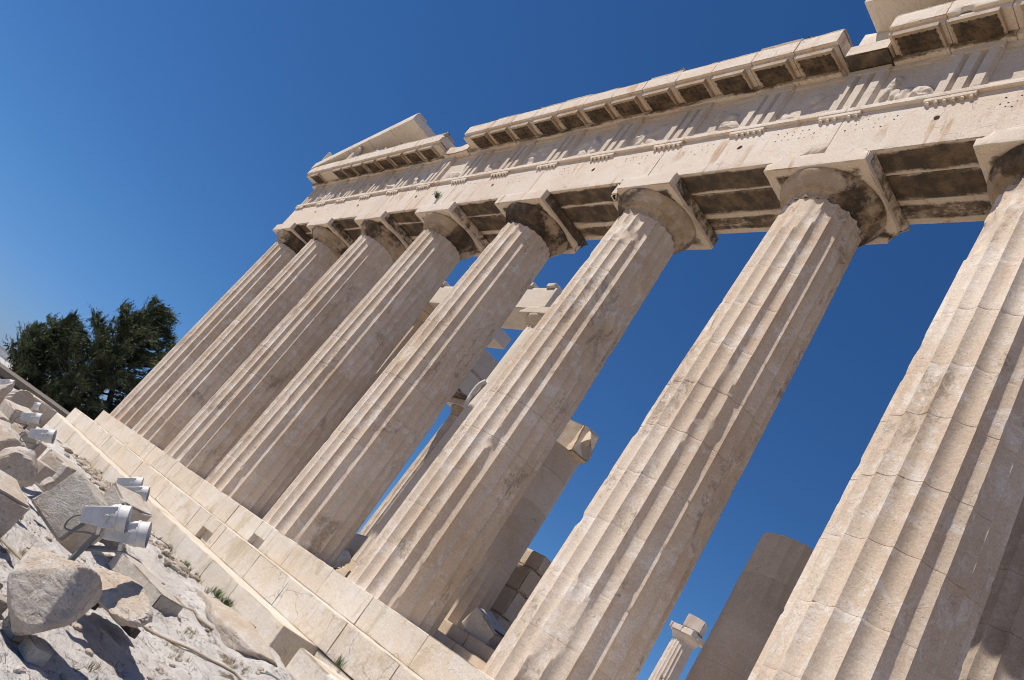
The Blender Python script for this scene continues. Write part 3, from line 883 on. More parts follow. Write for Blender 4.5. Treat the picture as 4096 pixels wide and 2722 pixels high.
# tympanum wall, a wedge
V, F = sbox((0.0, -0.55, 0), (5.3, -0.1, 1.0), .25, .01, .02, 720)
V[:, 2] = 13.67 + V[:, 2] * ((0.10 + (V[:, 0] + 1.47) * 0.253 - .08))
MB().add(V, F, crust=-.5).build('tympanum_wall', M['new'], pc, smooth=True, sharp=30)
nc = empty('pediment_corner', (27.0, -0.7, 13.66), 'near right pediment corner, large smooth raking cornice slab overhanging the cut edge of the cornice', 'pediment')
raking(24.55, 14.95, 30.32, 13.70 + .38, 0.50, -1.50, 0.15, 'raking_cornice_block', nc, 740, cuts=3)
V, F = sbox((24.30, -0.78, 0), (29.6, -0.2, 1.0), .2, .01, .02, 760)
V[:, 2] = 13.64 + V[:, 2] * (14.44 - (V[:, 0] - 24.55) * 0.15 - 13.64)
MB().add(V, F, crust=-.8).build('tympanum_wall', M['new'], nc, smooth=True, sharp=30)

# pediment sculptures
def skin(name, chains, mat, sub=2, label=None, cat=None, group=None, parent=None):
    """chains: list of lists of (x,y,z,r); rough joined stone forms by metaball-like union: voxel remesh of tapered tubes"""
    mb = MB()
    for ch in chains:
        pts = spline([c[:3] for c in ch], 5)
        rs = []
        for i in range(len(ch) - 1):
            for k in range(5): rs.append(ch[i][3] + (ch[i + 1][3] - ch[i][3]) * k / 5)
        rs.append(ch[-1][3])
        V, F = tube(pts, 0, 12, rs); mb.add(V, F)
    o = mb.build(name, mat, parent, smooth=True, origin=chains[0][0][:3] if parent is None else None)
    md = o.modifiers.new('remesh', 'REMESH'); md.mode = 'VOXEL'; md.voxel_size = 0.03; md.use_smooth_shade = True
    return tag(o, label, cat, group)
skin('horse_head', [[(1.75, -1.15, 13.68, .26), (1.78, -1.2, 14.05, .20), (1.86, -1.25, 14.35, .15), (2.05, -1.30, 14.52, .13)], [(2.0, -1.30, 14.52, .12), (2.2, -1.35, 14.40, .09), (2.35, -1.38, 14.28, .07)], [(1.82, -1.2, 14.5, .05), (1.80, -1.2, 14.66, .02)]],
     M['new'], label='upright horse head sculpture on the far cornice below the raking slab', cat='statue')
skin('reclining_figure', [[(3.0, -1.0, 13.75, .22), (3.25, -1.0, 14.15, .20), (3.35, -1.02, 14.45, .12)], [(3.35, -1.0, 14.45, .16), (3.75, -1.05, 14.15, .15), (4.15, -1.1, 13.85, .10)], [(3.2, -1.0, 13.8, .2), (3.7, -1.0, 13.78, .16), (4.3, -1.05, 13.76, .1)]],
     M['new'], label='reclining stone figure with raised knee under the far raking cornice', cat='statue')
skin('lion_head_spout', [[(-1.2, -1.2, 14.0, .16), (-1.05, -1.3, 14.2, .2), (-.85, -1.42, 14.42, .13), (-.7, -1.5, 14.42, .08)]],
     M['new'], label='worn lion head block at the outermost far corner of the cornice', cat='statue')

# ------------------------------------------------------------------ north flank column behind the nearest one, and south flank behind
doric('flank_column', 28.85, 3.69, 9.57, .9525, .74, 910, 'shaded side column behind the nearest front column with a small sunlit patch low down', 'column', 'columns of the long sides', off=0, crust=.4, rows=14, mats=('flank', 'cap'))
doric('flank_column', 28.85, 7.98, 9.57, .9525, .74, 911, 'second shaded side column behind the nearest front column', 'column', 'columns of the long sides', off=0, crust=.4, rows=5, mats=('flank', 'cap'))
for k, y in enumerate((3.69, 7.98, 12.28)):
    doric('flank_column', 0.0, y, 9.57, .9525, .74, 920 + k, ['side column directly behind the far corner column', 'middle side column of the far left side behind the front row', 'side column of the far side with a chipped sunlit left edge, seen between fifth and sixth front columns'][k],
          'column', 'columns of the long sides', off=0, crust=.35, rows=7, chipk=1.5 if k == 2 else 1.0)
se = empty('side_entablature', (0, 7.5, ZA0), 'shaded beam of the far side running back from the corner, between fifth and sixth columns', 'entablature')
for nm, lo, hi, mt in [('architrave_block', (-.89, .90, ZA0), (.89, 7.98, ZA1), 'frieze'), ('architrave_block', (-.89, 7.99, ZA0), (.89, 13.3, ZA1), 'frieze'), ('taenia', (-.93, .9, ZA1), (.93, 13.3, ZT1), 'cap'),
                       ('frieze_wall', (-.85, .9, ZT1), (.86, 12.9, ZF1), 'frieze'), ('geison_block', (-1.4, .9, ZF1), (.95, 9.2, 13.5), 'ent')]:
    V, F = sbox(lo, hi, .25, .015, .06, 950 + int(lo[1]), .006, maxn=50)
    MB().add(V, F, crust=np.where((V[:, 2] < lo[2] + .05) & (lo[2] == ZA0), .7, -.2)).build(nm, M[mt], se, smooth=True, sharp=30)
ne = empty('side_entablature', (28.85, 6, ZA0), 'beam of the near side running back above the shaded side columns', 'entablature')
for nm, lo, hi, mt in [('architrave_block', (27.96, .90, ZA0), (29.74, 7.98, ZA1), 'ent'), ('frieze_wall', (28.0, .9, ZA1), (29.7, 7.98, ZF1), 'frieze'), ('geison_block', (27.9, .9, ZF1), (30.3, 6.2, 13.6), 'ent')]:
    V, F = sbox(lo, hi, .25, .015, .06, 970, .006, maxn=50)
    MB().add(V, F, crust=np.where((V[:, 2] < lo[2] + .05) & (lo[2] == ZA0), .7, -.2)).build(nm, M[mt], ne, smooth=True, sharp=30)

# ------------------------------------------------------------------ inner porch
YP = 5.0; ZP = 0.65
pp = empty('porch_platform', (14, 4.6, 0), 'low two-step inner platform with broken edges behind the front columns', 'steps')
for nm, y0, z0, z1, sd in [('upper_step', 3.95, 0.32, ZP, 31), ('lower_step', 3.55, 0.0, 0.318, 32)]:
    rg = np.random.RandomState(sd); mb = MB(); x = 2.3
    while x < 26.3:
        L = rg.uniform(1.1, 1.8)
        V, F = sbox((x + .005, y0 + rg.uniform(-.03, .03), z0), (min(x + L, 26.4) - .005, y0 + 1.0, z1 - rg.uniform(0, .02)), .1, .02, .12, sd + int(x * 3), .01, thr=.0)
        mb.add(V, F, tone=rg.uniform(-.1, .03)); x += L
    mb.build(nm, M['inner'], pp, smooth=True, sharp=30)
MB().add(*box((2.4, 4.9, 0), (26.4, 60, ZP - .03))).build('inner_floor', M['inner'], pp)
PX = [4.1, 8.15, 12.3, 16.3, 24.45]
doric('porch_column', PX[0], YP, 9.45, .82, .66, 1001, 'sunlit inner porch column with pale capital half hidden behind the fourth front column', 'column', 'columns of the inner porch', z_base=ZP, crust=.1, mats=('inner', 'inner'), ab=.84, hs=.85, rows=6)
doric('porch_column', PX[2], YP, 9.45, .80, .64, 1002, 'slim pale inner column of smooth drums rising to a chipped capital beside the sixth front column', 'column', 'columns of the inner porch', z_base=ZP, crust=-.2, mats=('new', 'new'), ab=.84, hs=.85, rows=6,
      smooth_from=0.9, smooth_to=9.3, abbites=[((PX[2] - .84, YP - .84, 10.9), .3)])
# two unfinished stumps
def stump(x, r, h, seed, label, smooth_to, rtop=None, broken=.12):
    root = empty('porch_column', (x, YP, ZP), label, 'column', 'columns of the inner porch')
    V, F, T, CR = flute_shaft(x, YP, 9.45, r, r * .80, seed, ZP, 0, 10, 1.2, 8, h, smooth_from=smooth_to[0], smooth_to=smooth_to[1], broken_top=broken, jr=4.0)
    MB().add(V, F, tone=T * 1.6 + .05, crust=CR * 0 - .2).build('shaft', M['inner'], root, smooth=True, sharp=24)
    return root
sA = stump(PX[3], .86, 5.55, 1011, 'thick inner column of smooth restored drums topped by a broken piece of capital', (1.9, 5.7), broken=.0)
V, F = sbox((-.6, -.5, -.45), (.6, .5, .5), .05, .03, .55, 81, .03, thr=-.15, freq=1.6)
V = xf(V, Matrix.Rotation(.5, 4, 'Z') @ Matrix.Rotation(.12, 4, 'X')) + np.array([16.15, 5.0, ZP + 5.98])
MB().add(V, F).build('broken_capital', M['inner'], sA, smooth=True, sharp=18)
V, F = sbox((-.36, -.3, -.45), (.36, .3, .5), .05, .03, .45, 86, .03, thr=-.15, freq=2.0)
V = xf(V, Matrix.Rotation(-.3, 4, 'Z') @ Matrix.Rotation(-.25, 4, 'Y')) + np.array([16.85, 5.15, ZP + 5.9])
MB().add(V, F).build('broken_drum', M['inner'], sA, smooth=True, sharp=18)
stump(PX[4], .83, 4.75, 1012, 'dark shaded inner column stump, smooth below and fluted on top, right of the seventh front column', (.5, 3.3), broken=.04)
pe = empty('porch_beam', (8, YP, 10.8), 'pale new marble beam lying on the two tall inner porch columns', 'beam')
for a, b, t in [(2.2, 4.1, 0), (4.1, 8.15, .03), (8.15, 12.45, .0)]:
    V, F = sbox((a, YP - .72, 10.82), (b, YP + .6, 11.78 - t), .16, .015, .05, 1030 + int(a), .004)
    MB().add(V, F, tone=.0, crust=-.8).build('beam_block', M['new'], pe, smooth=True, sharp=30)
for a, b in [(7.2, 11.1), (11.85, 12.3), (3.4, 5.2)]:
    V, F = sbox((a, YP - .8, 11.785), (b, YP + .2, 11.97), .1, .03, .12, 1040 + int(a), .02)
    MB().add(V, F, tone=.0, crust=-.8).build('coping_stone', M['new'], pe, smooth=True, sharp=30)
V, F = tube(spline([(4.5, YP - .75, 11.9), (4.35, YP - .78, 11.3), (4.3, YP - .78, 10.8), (4.6, YP - .8, 10.7)], 6), .04, 8)
tag(MB().add(V, F).build('strap', M['blue'], origin=(4.4, YP - .75, 11.0)), 'thin blue lifting strap hanging over the far inner beam', 'strap')
V, F = tube(spline([(12.05, 4.32, 6.5), (12.0, 4.28, 6.9), (12.08, 4.24, 7.35), (12.2, 4.3, 7.6)], 6), .085, 10)
tag(MB().add(V, F).build('plastic_sheet', M['white'], origin=(12.05, 4.3, 6.9)), 'white wrapped sheet tied against the slim pale inner column', 'sheet')
bm_ = empty('cross_beam', (3.0, 8, 12), 'short grey marble beam end sticking out beside the fifth front column', 'beam')
V, F = sbox((.9, 7.6, 11.85), (5.2, 8.5, 12.45), .2, .012, .03, 1050, .003)
MB().add(V, F, crust=-.8).build('beam_block', M['new'], bm_, smooth=True, sharp=30)
# ruined masonry lumps inside
def rubble(name, c, s, rz, seed, label, cat='stone block', mat='inner', group=None, chip=.2, tilt=(0, 0)):
    V, F = sbox((-s[0] / 2, -s[1] / 2, -s[2] / 2), (s[0] / 2, s[1] / 2, s[2] / 2), max(.05, min(s) / 6), min(s) * .06, chip, seed, min(s) * .03, thr=-.1, freq=2.2 / max(.4, min(s)) ** .5)
    Mx = Matrix.Rotation(rz, 4, 'Z') @ Matrix.Rotation(tilt[0], 4, 'X') @ Matrix.Rotation(tilt[1], 4, 'Y')
    V = xf(V, Mx) + np.array(c)
    return tag(MB().add(V, F, crust=-.6).build(name, M[mat], smooth=True, sharp=30, origin=c), label, cat, group)
for k, (c, s, rz) in enumerate([((10.0, 5.7, 1.15), (1.5, 1.1, 1.0), .2), ((10.5, 5.9, 2.05), (1.1, 1.0, .8), -.3), ((8.7, 5.8, 1.1), (1.1, 1.1, .9), .5), ((11.2, 5.6, .95), (.7, .7, .6), .4)]):
    V, F = rockmesh(s, 1100 + k, 4, 11, .08)
    V = xf(V, Matrix.Rotation(rz, 4, 'Z')) + np.array(c)
    tag(MB().add(V, F).build('rubble_stone', M['inner'], smooth=True, sharp=18, origin=c), ['large dark rough stone at the foot of the slim inner column', 'topmost rough stone of the heap beside the slim inner column', 'rough stone at the left of the heap behind the fifth front column', 'smallest rough stone of the heap beside the slim inner column'][k], 'rock', 'rough stones heaped on the inner platform')
for k, (c, s, rz) in enumerate([((15.9, 6.9, 1.15), (1.3, 1.1, 1.0), .0), ((15.95, 6.9, 2.05), (1.2, 1.1, .78), .05), ((16.0, 6.9, 2.8), (1.25, 1.1, .7), -.04), ((16.15, 6.9, 3.4), (1.0, 1.0, .48), .1)]):
    rubble('wall_block', c, s, rz, 1120 + k, ['lowest', 'second', 'third', 'top'][k] + ' block of the ruined wall pier behind the thick inner column', group='blocks of the ruined inner wall pier', chip=.1)
for k, (c, s, rz) in enumerate([((22.0, 9.0, 1.2), (1.3, 1.1, 1.1), .1), ((22.1, 9.0, 2.2), (1.2, 1.0, .9), .0), ((22.2, 9.0, 3.05), (1.0, 1.0, .75), .15)]):
    rubble('wall_block', c, s, rz, 1130 + k, ['bottom', 'middle', 'uppermost'][k] + ' block of the dark pier peeping out right of the seventh front column', group='blocks of the second ruined pier', chip=.12)
rubble('fallen_block', (18.3, 4.6, .95), (.9, .7, .55), .3, 1140, 'tilted pale block lying at the foot of the thick inner column', mat='step', tilt=(.2, .35))
rubble('fallen_block', (19.3, 5.4, .85), (.8, .6, .4), -.4, 1141, 'low pale block beside the steel frame left of the seventh front column', mat='step', tilt=(.1, .1))
fr = MB()
for a, b in [((18.2, 4.4, .66), (18.2, 4.4, 1.05)), ((18.75, 4.45, .66), (18.75, 4.45, 1.05)), ((18.2, 4.4, 1.05), (18.75, 4.45, 1.05)), ((18.2, 4.4, .85), (18.75, 4.45, .85)), ((18.75, 4.45, 1.05), (19.3, 4.9, 1.05)), ((19.3, 4.9, .66), (19.3, 4.9, 1.05))]:
    fr.add(*tube([a, b], .025, 6))
tag(fr.build('steel_frame', M['dark'], origin=(18.5, 4.5, .66)), 'small dark steel frame on the inner platform left of the seventh front column', 'frame')
# distant small column with broken top
doric('far_column', 1.35, 34.6, 9.05, .9, .72, 1200, 'far away sunlit fluted column with a flat capital, seen low beside the dark stump', 'column', crust=-.3, mats=('facade', 'facade'), chipk=4.0, rows=7, abbites=[((2.2, 33.7, 9.6), .7), ((.4, 35.4, 9.8), .6), ((.35, 33.8, 9.7), .45)])
rubble('capital_fragment', (1.6, 34.6, 10.45), (1.2, 1.2, .85), .4, 1210, 'broken square block standing on the far away sunlit column', mat='facade')

# ------------------------------------------------------------------ floodlights
def floodlight(loc, aim, s, label, foot, group='white floodlights aimed at the temple', curl=True, name='floodlight'):
    a = Vector(aim).normalized()
    side = a.cross(Vector((0, 0, 1))).normalized(); up = side.cross(a)
    B = Matrix((side, a, up)).transposed().to_4x4()      # local x=side, y=aim, z=up
    root = empty(name, foot, label, 'floodlight', group)
    L = np.array(loc)
    def put(V): return xf(np.asarray(V) * s, B) + L
    # housing: tapered rear box
    V, F = sbox((-.16, -.33, -.15), (.16, .07, .15), .05, .012, 0, 1, 0)
    t = np.clip((V[:, 1] + .33) / .40, 0, 1)
    V[:, 2] = V[:, 2] * (.72 + .28 * t); V[:, 2] += (1 - t) * (-.02); V[:, 0] *= (.86 + .14 * t)
    mb = MB().add(put(V), F)
    for k in range(7):  # cooling ribs on the back
        x = -.11 + k * .0367
        V, F = box((x - .004, -.345, -.11), (x + .004, -.32, .09)); mb.add(put(V), F)
    mb.build('housing', M['white'], root, smooth=True, sharp=30)
    pr = [(.12, -.06), (.165, 0), (.17, .03), (.17, .055), (.184, .057), (.184, .085), (.172, .087), (.178, .19), (.183, .192), (.183, .215), (.172, .215), (.168, .19), (.165, .10)]
    V, F = lathe(pr, 32, True, False); V = V[:, [0, 2, 1]]; F = [f[:, ::-1] for f in F]
    MB().add(put(V), F).build('hood', M['white'], root, smooth=True, sharp=30)
    V, F = lathe([(.167, .155), (.12, .172), (.05, .18)], 32, False, True); V = V[:, [0, 2, 1]]; F = [f[:, ::-1] for f in F]
    MB().add(put(V), F).build('lens', M['glass'], root, smooth=True)
    # top latch plate
    V, F = sbox((-.03, -.02, .118), (.03, .06, .135), .05, .004, 0, 1, 0)
    MB().add(put(V), F).build('latch', M['grey'], root)
    # bracket: two arms and a cross bar
    mb = MB()
    for sx in (-1, 1):
        V = [(sx * .165, -.02, .0)]
        p0 = Vector(put([(sx * .162, -.03, .0)])[0]); p1 = Vector(put([(sx * .162, -.08, -.16)])[0]); p2 = Vector(put([(sx * .06, -.10, -.24)])[0])
        for (q0, q1) in ((p0, p1), (p1, p2)):
            d = (q1 - q0); ln = d.length; d.normalize()
            bx_ = d.cross(side).normalized()
            Mx = Matrix((side, bx_, d)).transposed().to_4x4(); Mx.translation = q0
            V, F = box((-.006 * s, -.022 * s, -.01 * s), (.006 * s, .022 * s, ln + .01 * s)); mb.add(xf(V, Mx), F)
        V, F = lathe([(.03, -.006), (.03, .012), (.018, .02)], 14); V = V[:, [2, 1, 0]] * np.array([sx, 1, 1]) + np.array([sx * .165, -.03, 0])
        mb.add(put(V), F)
    pb0 = Vector(put([(-.07, -.10, -.24)])[0]); pb1 = Vector(put([(.07, -.10, -.24)])[0])
    mb.add(*tube([pb0, pb1], .018 * s, 8))
    mb.build('bracket', M['white'], root, smooth=True, sharp=30)
    base = (pb0 + pb1) / 2
    mb = MB(); mb.add(*tube([base, Vector(foot)], .042 * s, 8))
    mb.build('post', M['grey'], root, smooth=True, sharp=40)
    if curl:
        e0 = Vector(put([(.02, -.31, -.03)])[0]); dn = Vector((0, 0, -1))
        pts = [e0, e0 - a * .10 * s + dn * .03 * s, e0 - a * .13 * s + dn * .14 * s, e0 - a * .05 * s + dn * .24 * s, base + dn * .03, (base + Vector(foot)) / 2 + side * .04, Vector(foot) + side * .05]
        MB().add(*tube(spline(pts, 6), .013 * s, 8)).build('cable', M['gcable'], root, smooth=True)
    return root
A1 = (.35, .80, .42)
floodlight((25.271, -6.422, -0.878), (.35, .80, .42), .70, 'large white floodlight above the boulder, seen from behind with its ribbed back', (25.2, -6.45, -1.7), curl=True)
floodlight((25.292, -6.173, -0.895), (.40, .80, .46), .68, 'large white floodlight with its round hood lowest and nearest to the steps', (25.24, -6.40, -1.22), curl=False)
floodlight((19.801, -4.757, -0.759), (.35, .80, .44), .645, 'white floodlight pair member just behind the two large ones, upper one', (19.55, -4.71, -1.65), curl=False)
floodlight((20.191, -4.709, -0.801), (.40, .80, .46), .645, 'white floodlight pair member just behind the two large ones, lower one with round rim', (19.94, -4.66, -1.65), curl=False)
floodlight((18.448, -5.966, -0.966), (.35, .80, .42), .645, 'nearest of the three white floodlights in the row at the left, coiled cable below', (18.2, -5.92, -1.65), curl=True)
floodlight((14.399, -5.541, -1.017), (.35, .80, .42), .645, 'middle one of the three white floodlights in the row at the left', (14.15, -5.49, -1.65), curl=True)
floodlight((7.028, -4.39, -1.045), (.35, .80, .42), .645, 'farthest of the three white floodlights in the row, touching the pale block', (6.78, -4.34, -1.65), curl=False)
floodlight((6.513, -5.265, -0.977), (.35, .80, .42), .645, 'lone white floodlight at the left edge above a brown stone', (6.26, -5.21, -1.65), curl=False)
floodlight((13.1, 3.05, .40), (-.1, .75, .65), 1.0, 'small grey floodlight on the pavement between fifth and sixth front columns', (13.0, 3.0, 0.0), curl=False)
floodlight((13.55, 3.0, .42), (-.3, .75, .65), 1.0, 'second small floodlight on the pavement, partly hidden by the sixth front column', (13.5, 3.0, 0.0), curl=False)

# ------------------------------------------------------------------ boulders and blocks in the foreground
def boulder(c, s, seed, label, rz=0, tilt=(0, 0), mat='rock', sub=5, planes=13, rough=.06, cat='boulder', name='boulder', group=None):
    V, F = rockmesh(s, seed, sub, planes, rough)
    V = xf(V, Matrix.Rotation(rz, 4, 'Z') @ Matrix.Rotation(tilt[0], 4, 'X') @ Matrix.Rotation(tilt[1], 4, 'Y')) + np.array(c)
    return tag(MB().add(V, F, crust=-.6).build(name, M[mat], smooth=True, sharp=20, origin=c), label, cat, group)
boulder((26.36, -6.71, -1.47), (.70, .60, .64), 27, 'big cracked boulder propped on small dark blocks at bottom left', .5, (.1, .1), planes=15, rough=.045, sub=6)
for k, (c, s, rz) in enumerate([((26.05, -6.95, -1.79), (.22, .16, .13), .3), ((26.35, -6.75, -1.80), (.2, .14, .12), .5), ((26.62, -6.62, -1.81), (.22, .15, .12), .2), ((25.7, -7.0, -1.76), (.3, .18, .14), .1)]):
    rubble('prop_block', c, s, rz, 40 + k, ['dark prop block under the left part of the big boulder', 'dark prop block under the middle of the big boulder', 'dark prop block under the right part of the big boulder', 'dark prop block with a lit top at the far left under the big boulder'][k], mat='tooled', group='prop blocks under the boulder', chip=.03)
boulder((25.08, -5.80, -1.45), (1.5, .48, .32), 34, 'flat wedge shaped slab lying on dark beams below the large floodlights', -.05, (.05, -.10), planes=9, sub=5)
for k, (c, s, rz) in enumerate([((24.45, -5.95, -1.66), (.8, .09, .08), .35), ((24.75, -5.45, -1.66), (.6, .08, .09), .2)]):
    rubble('support_beam', c, s, rz, 46 + k, ['dark steel beam under the flat slab with a lit cut end', 'dark steel beam sticking out at the right of the flat slab'][k], cat='beam', mat='dark', chip=0)
rubble('stone_block', (23.1, -6.05, -1.22), (.66, .56, .58), .75, 51, 'large tooled block with pitted top behind the floodlights', mat='tooled', chip=.03, tilt=(-.15, .25))
rubble('stone_block', (23.7, -7.0, -1.50), (.78, .45, .44), .15, 52, 'block with a notched corner cut off by the left picture edge', mat='rock', chip=.05, tilt=(0, .1))
boulder((19.9, -6.22, -1.45), (.55, .5, .62), 53, 'pointed brown shaded boulder left of the small cube stone', .3, sub=4)
boulder((21.6, -6.62, -1.32), (.5, .4, .42), 54, 'rough pale rock on top of the notched block at the left edge', .8, sub=4)
rubble('stone_cube', (19.9, -5.95, -1.35), (.26, .24, .26), .5, 55, 'small squared stone between the two boulders left of the tooled block', mat='rock', chip=.03)
boulder((21.0, -6.0, -1.33), (.18, .16, .22), 56, 'small pale upright stone just left of the tooled block', 0, sub=3)
rubble('stone_block', (19.0, -5.45, -1.35), (.62, .55, .50), .4, 57, 'dark shaded block behind the small squared stone', mat='rock', chip=.05)
rubble('stone_block', (16.9, -4.85, -1.42), (2.3, .55, .36), .05, 58, 'long low slab with sunlit top parallel to the steps', mat='tooled', chip=.06)
rubble('stone_block', (19.3, -4.55, -1.35), (1.8, .45, .34), .03, 59, 'long narrow slab with dark side right of the long sunlit slab', mat='tooled', chip=.05)
rubble('stone_block', (20.9, -4.95, -1.10), (.62, .5, .46), .2, 60, 'brown shaded block right behind the paired floodlights', mat='rock', chip=.07, tilt=(.1, .2))
rubble('stone_block', (5.5, -4.05, -1.22), (1.0, .8, .7), .1, 61, 'big pale block standing behind the row of three floodlights', mat='rock', chip=.05)
rubble('stone_block', (12.0, -5.35, -1.40), (1.1, .6, .62), .15, 63, 'dark sided block under the middle floodlight', mat='rock', chip=.04, tilt=(.2, 0))
rubble('stone_block', (14.4, -5.35, -1.55), (.9, .6, .50), .1, 64, 'dark sided block under the nearest floodlight of the row', mat='rock', chip=.05)
V, F, T, CR = flute_shaft(0, 0, 1.0, .30, .27, 65, 0, 0, 1, .6, 7)
V = xf(V * np.array([1, 1, .55]), Matrix.Rotation(R_(75), 4, 'Y')) + np.array([9.7, -5.25, -1.15])
tag(MB().add(V, F).build('fluted_fragment', M['rock'], smooth=True, sharp=28, origin=(9.7, -5.25, -1.3)), 'small fluted column fragment lying beside the farthest floodlight of the row', 'stone')
boulder((8.6, -5.5, -1.35), (.5, .45, .85), 66, 'upright brown stone under the lone floodlight at the left edge', 0, sub=4)
boulder((17.3, -6.2, -1.62), (1.1, .8, .62), 67, 'wide pale rock lit on top at the left edge below the floodlight row', .3, sub=5)
boulder((13.3, -5.9, -1.5), (.9, .6, .4), 68, 'jagged grey rock at the left edge under the window building', .1, sub=4)
boulder((15.4, -6.05, -1.5), (1.0, .5, .4), 69, 'jagged grey rock beside the curled cable of the nearest row floodlight', .4, sub=4)
rubble('stone_block', (22.1, -4.45, -1.62), (1.7, .38, .26), .12, 70, 'long weathered slab lying right of the large floodlight', mat='tooled', chip=.08)
boulder((22.4, -3.22, -1.50), (2.6, .55, .42), 71, 'long rounded rock with a dark broken end close to the bottom step', .05, (.0, .0), mat='rock', sub=5, planes=12, cat='rock', name='rock')
boulder((25.0, -2.75, -1.35), (.95, .6, .60), 72, 'pale broken block in front of the gap in the bottom step', .3, (.0, .1), mat='step', sub=5, planes=10, cat='rock', name='rock')
# rubble along the foot of the steps
rg = np.random.RandomState(8)
mbs = MB()
for k in range(420):
    x = rg.uniform(8, 19.5); y = -2.55 - abs(rg.normal(0, .28)) - .02 * (x - 8) * rg.rand()
    z = float(ground_h([x], [y])[0]); s = rg.uniform(.05, .17)
    V, F = rockmesh((s * rg.uniform(.8, 1.6), s, s * .7), 2000 + k, 2, 9, .06)
    mbs.add(xf(V, Matrix.Rotation(rg.uniform(0, 6), 4, 'Z')) + np.array([x, y, z + s * .15]), F, tone=rg.uniform(-.3, .05), crust=-.6)
for k in range(620):
    x = rg.uniform(21, 28.5); y = rg.uniform(-8, -3.0)
    z = float(ground_h([x], [y])[0]); s = rg.uniform(.10, 1.0) ** 3 * .075 + .008
    V, F = rockmesh((s * 1.3, s, s * .7), 2600 + k, 2, 9, .06)
    mbs.add(V + np.array([x, y, z + s * .15]), F, tone=rg.uniform(-.2, .05), crust=-.6)
tag(mbs.build('gravel', M['rock'], smooth=False), 'loose broken stones strewn along the foot of the steps', 'gravel', kind='stuff')

# ------------------------------------------------------------------ cables on the ground
def gcable(name, pts, r, mat, label, lift=.01):
    P = []
    for x, y in pts: P.append((x, y, float(ground_h([x], [y])[0]) + lift + r))
    sp = spline(P, 8)
    sp = [Vector((p.x, p.y, max(p.z, float(ground_h([p.x], [p.y])[0]) + r * .7))) for p in sp]
    V, F = tube(sp, r, 8)
    return tag(MB().add(V, F).build(name, M[mat], smooth=True, origin=P[0]), label, 'cable')
gcable('hose', [(22.9, -5.25), (23.4, -5.05), (24.0, -4.75), (24.6, -4.45), (25.1, -3.95), (25.6, -3.55), (26.6, -2.95)], .014, 'cable', 'thin tan hose snaking over the bedrock towards the bottom of the picture')
gcable('hose', [(22.0, -3.95), (22.35, -3.9), (22.7, -3.75), (22.85, -3.6)], .019, 'cable', 'short thick tan conduit end beside the dark hollow under the step')
gcable('hose', [(25.3, -7.75), (25.5, -7.4), (25.62, -7.2), (25.75, -7.05)], .02, 'cable', 'tan hose coming in from the left edge behind the big boulder')
gcable('hose', [(22.6, -6.75), (23.2, -6.5), (23.8, -6.25)], .012, 'cable', 'thin tan hose between the notched block and the big boulder')
gcable('cable', [(24.15, -3.35), (24.6, -3.15), (25.2, -2.9), (26.0, -2.6)], .014, 'gcable', 'grey cable coming out under the long rounded rock, upper one')
gcable('cable', [(24.2, -3.45), (24.7, -3.27), (25.3, -3.02), (26.1, -2.7)], .010, 'gcable', 'grey cable coming out under the long rounded rock, lower one')

# ------------------------------------------------------------------ grass tufts
def tuft(mb, c, n, h, spread, rg, wid=.004):
    V = []; F = []
    for k in range(n):
        a = rg.uniform(0, 2 * math.pi); r = abs(rg.normal(0, spread)); x = c[0] + r * math.cos(a); y = c[1] + r * math.sin(a)
        hh = h * rg.uniform(.4, 1.1); lx, ly = rg.normal(0, .35, 2) * hh; b = len(V)
        px, py = math.cos(a + 1.5) * wid, math.sin(a + 1.5) * wid
        V += [(x - px, y - py, c[2] - .01), (x + px, y + py, c[2] - .01), (x + lx * .5 + px * .7, y + ly * .5 + py * .7, c[2] + hh * .6), (x + lx * .5 - px * .7, y + ly * .5 - py * .7, c[2] + hh * .6), (x + lx, y + ly, c[2] + hh)]
        F.append((b, b + 1, b + 2, b + 3)); F.append((b + 3, b + 2, b + 4, b + 4))
    V = np.array(V); Q = np.array([f for f in F if f[2] != f[3]]); T = np.array([f[:3] for f in F if f[2] == f[3]])
    mb.add(V, [Q, T])
rg = np.random.RandomState(14)
gr = MB()
spots = [(26.9, -5.75), (26.6, -5.95), (27.1, -5.6), (27.35, -5.45), (26.3, -6.1), (27.9, -6.6), (27.75, -6.5), (27.55, -6.75), (27.6, -5.9), (27.3, -6.1), (27.8, -5.75), (25.0, -4.8), (25.5, -4.5), (25.9, -4.9), (24.6, -4.7), (24.2, -3.6), (24.0, -3.7), (25.7, -7.25), (25.4, -7.35), (23.1, -6.2), (23.7, -6.5), (26.1, -4.3), (26.9, -4.6), (23.4, -4.1)]
for (x, y) in spots:
    for q in range(4):
        xx, yy = x + rg.normal(0, .07), y + rg.normal(0, .05)
        tuft(gr, (xx, yy, float(ground_h([xx], [yy])[0])), 22, .075, .04, rg, .002)
tag(gr.build('grass', M['dry'], smooth=False), 'dry yellow grass tufts in the cracks of the bedrock', 'grass', kind='stuff')
wd = MB()
for k in range(46):
    x = rg.uniform(8, 22.5); y = -2.50 - abs(rg.normal(0, .10))
    tuft(wd, (x, y, float(ground_h([x], [y])[0]) + .02), 16, .12, .05, rg, .006)
for (x, y) in [(22.0, -4.4), (21.8, -4.3), (20.2, -2.56), (20.6, -2.5), (23.05, -1.76)]:
    tuft(wd, (x, y, float(ground_h([x], [min(y, -2.5)])[0]) + .02 if y < -2 else -1.06), 40, .16, .07, rg, .006)
tag(wd.build('weeds', M['weed'], smooth=False), 'small green weeds growing along the foot of the steps', 'weeds', kind='stuff')
pw = MB(); tuft(pw, (11.75, -.97, 10.80), 90, .22, .09, rg, .008)
V = pw.V[0]
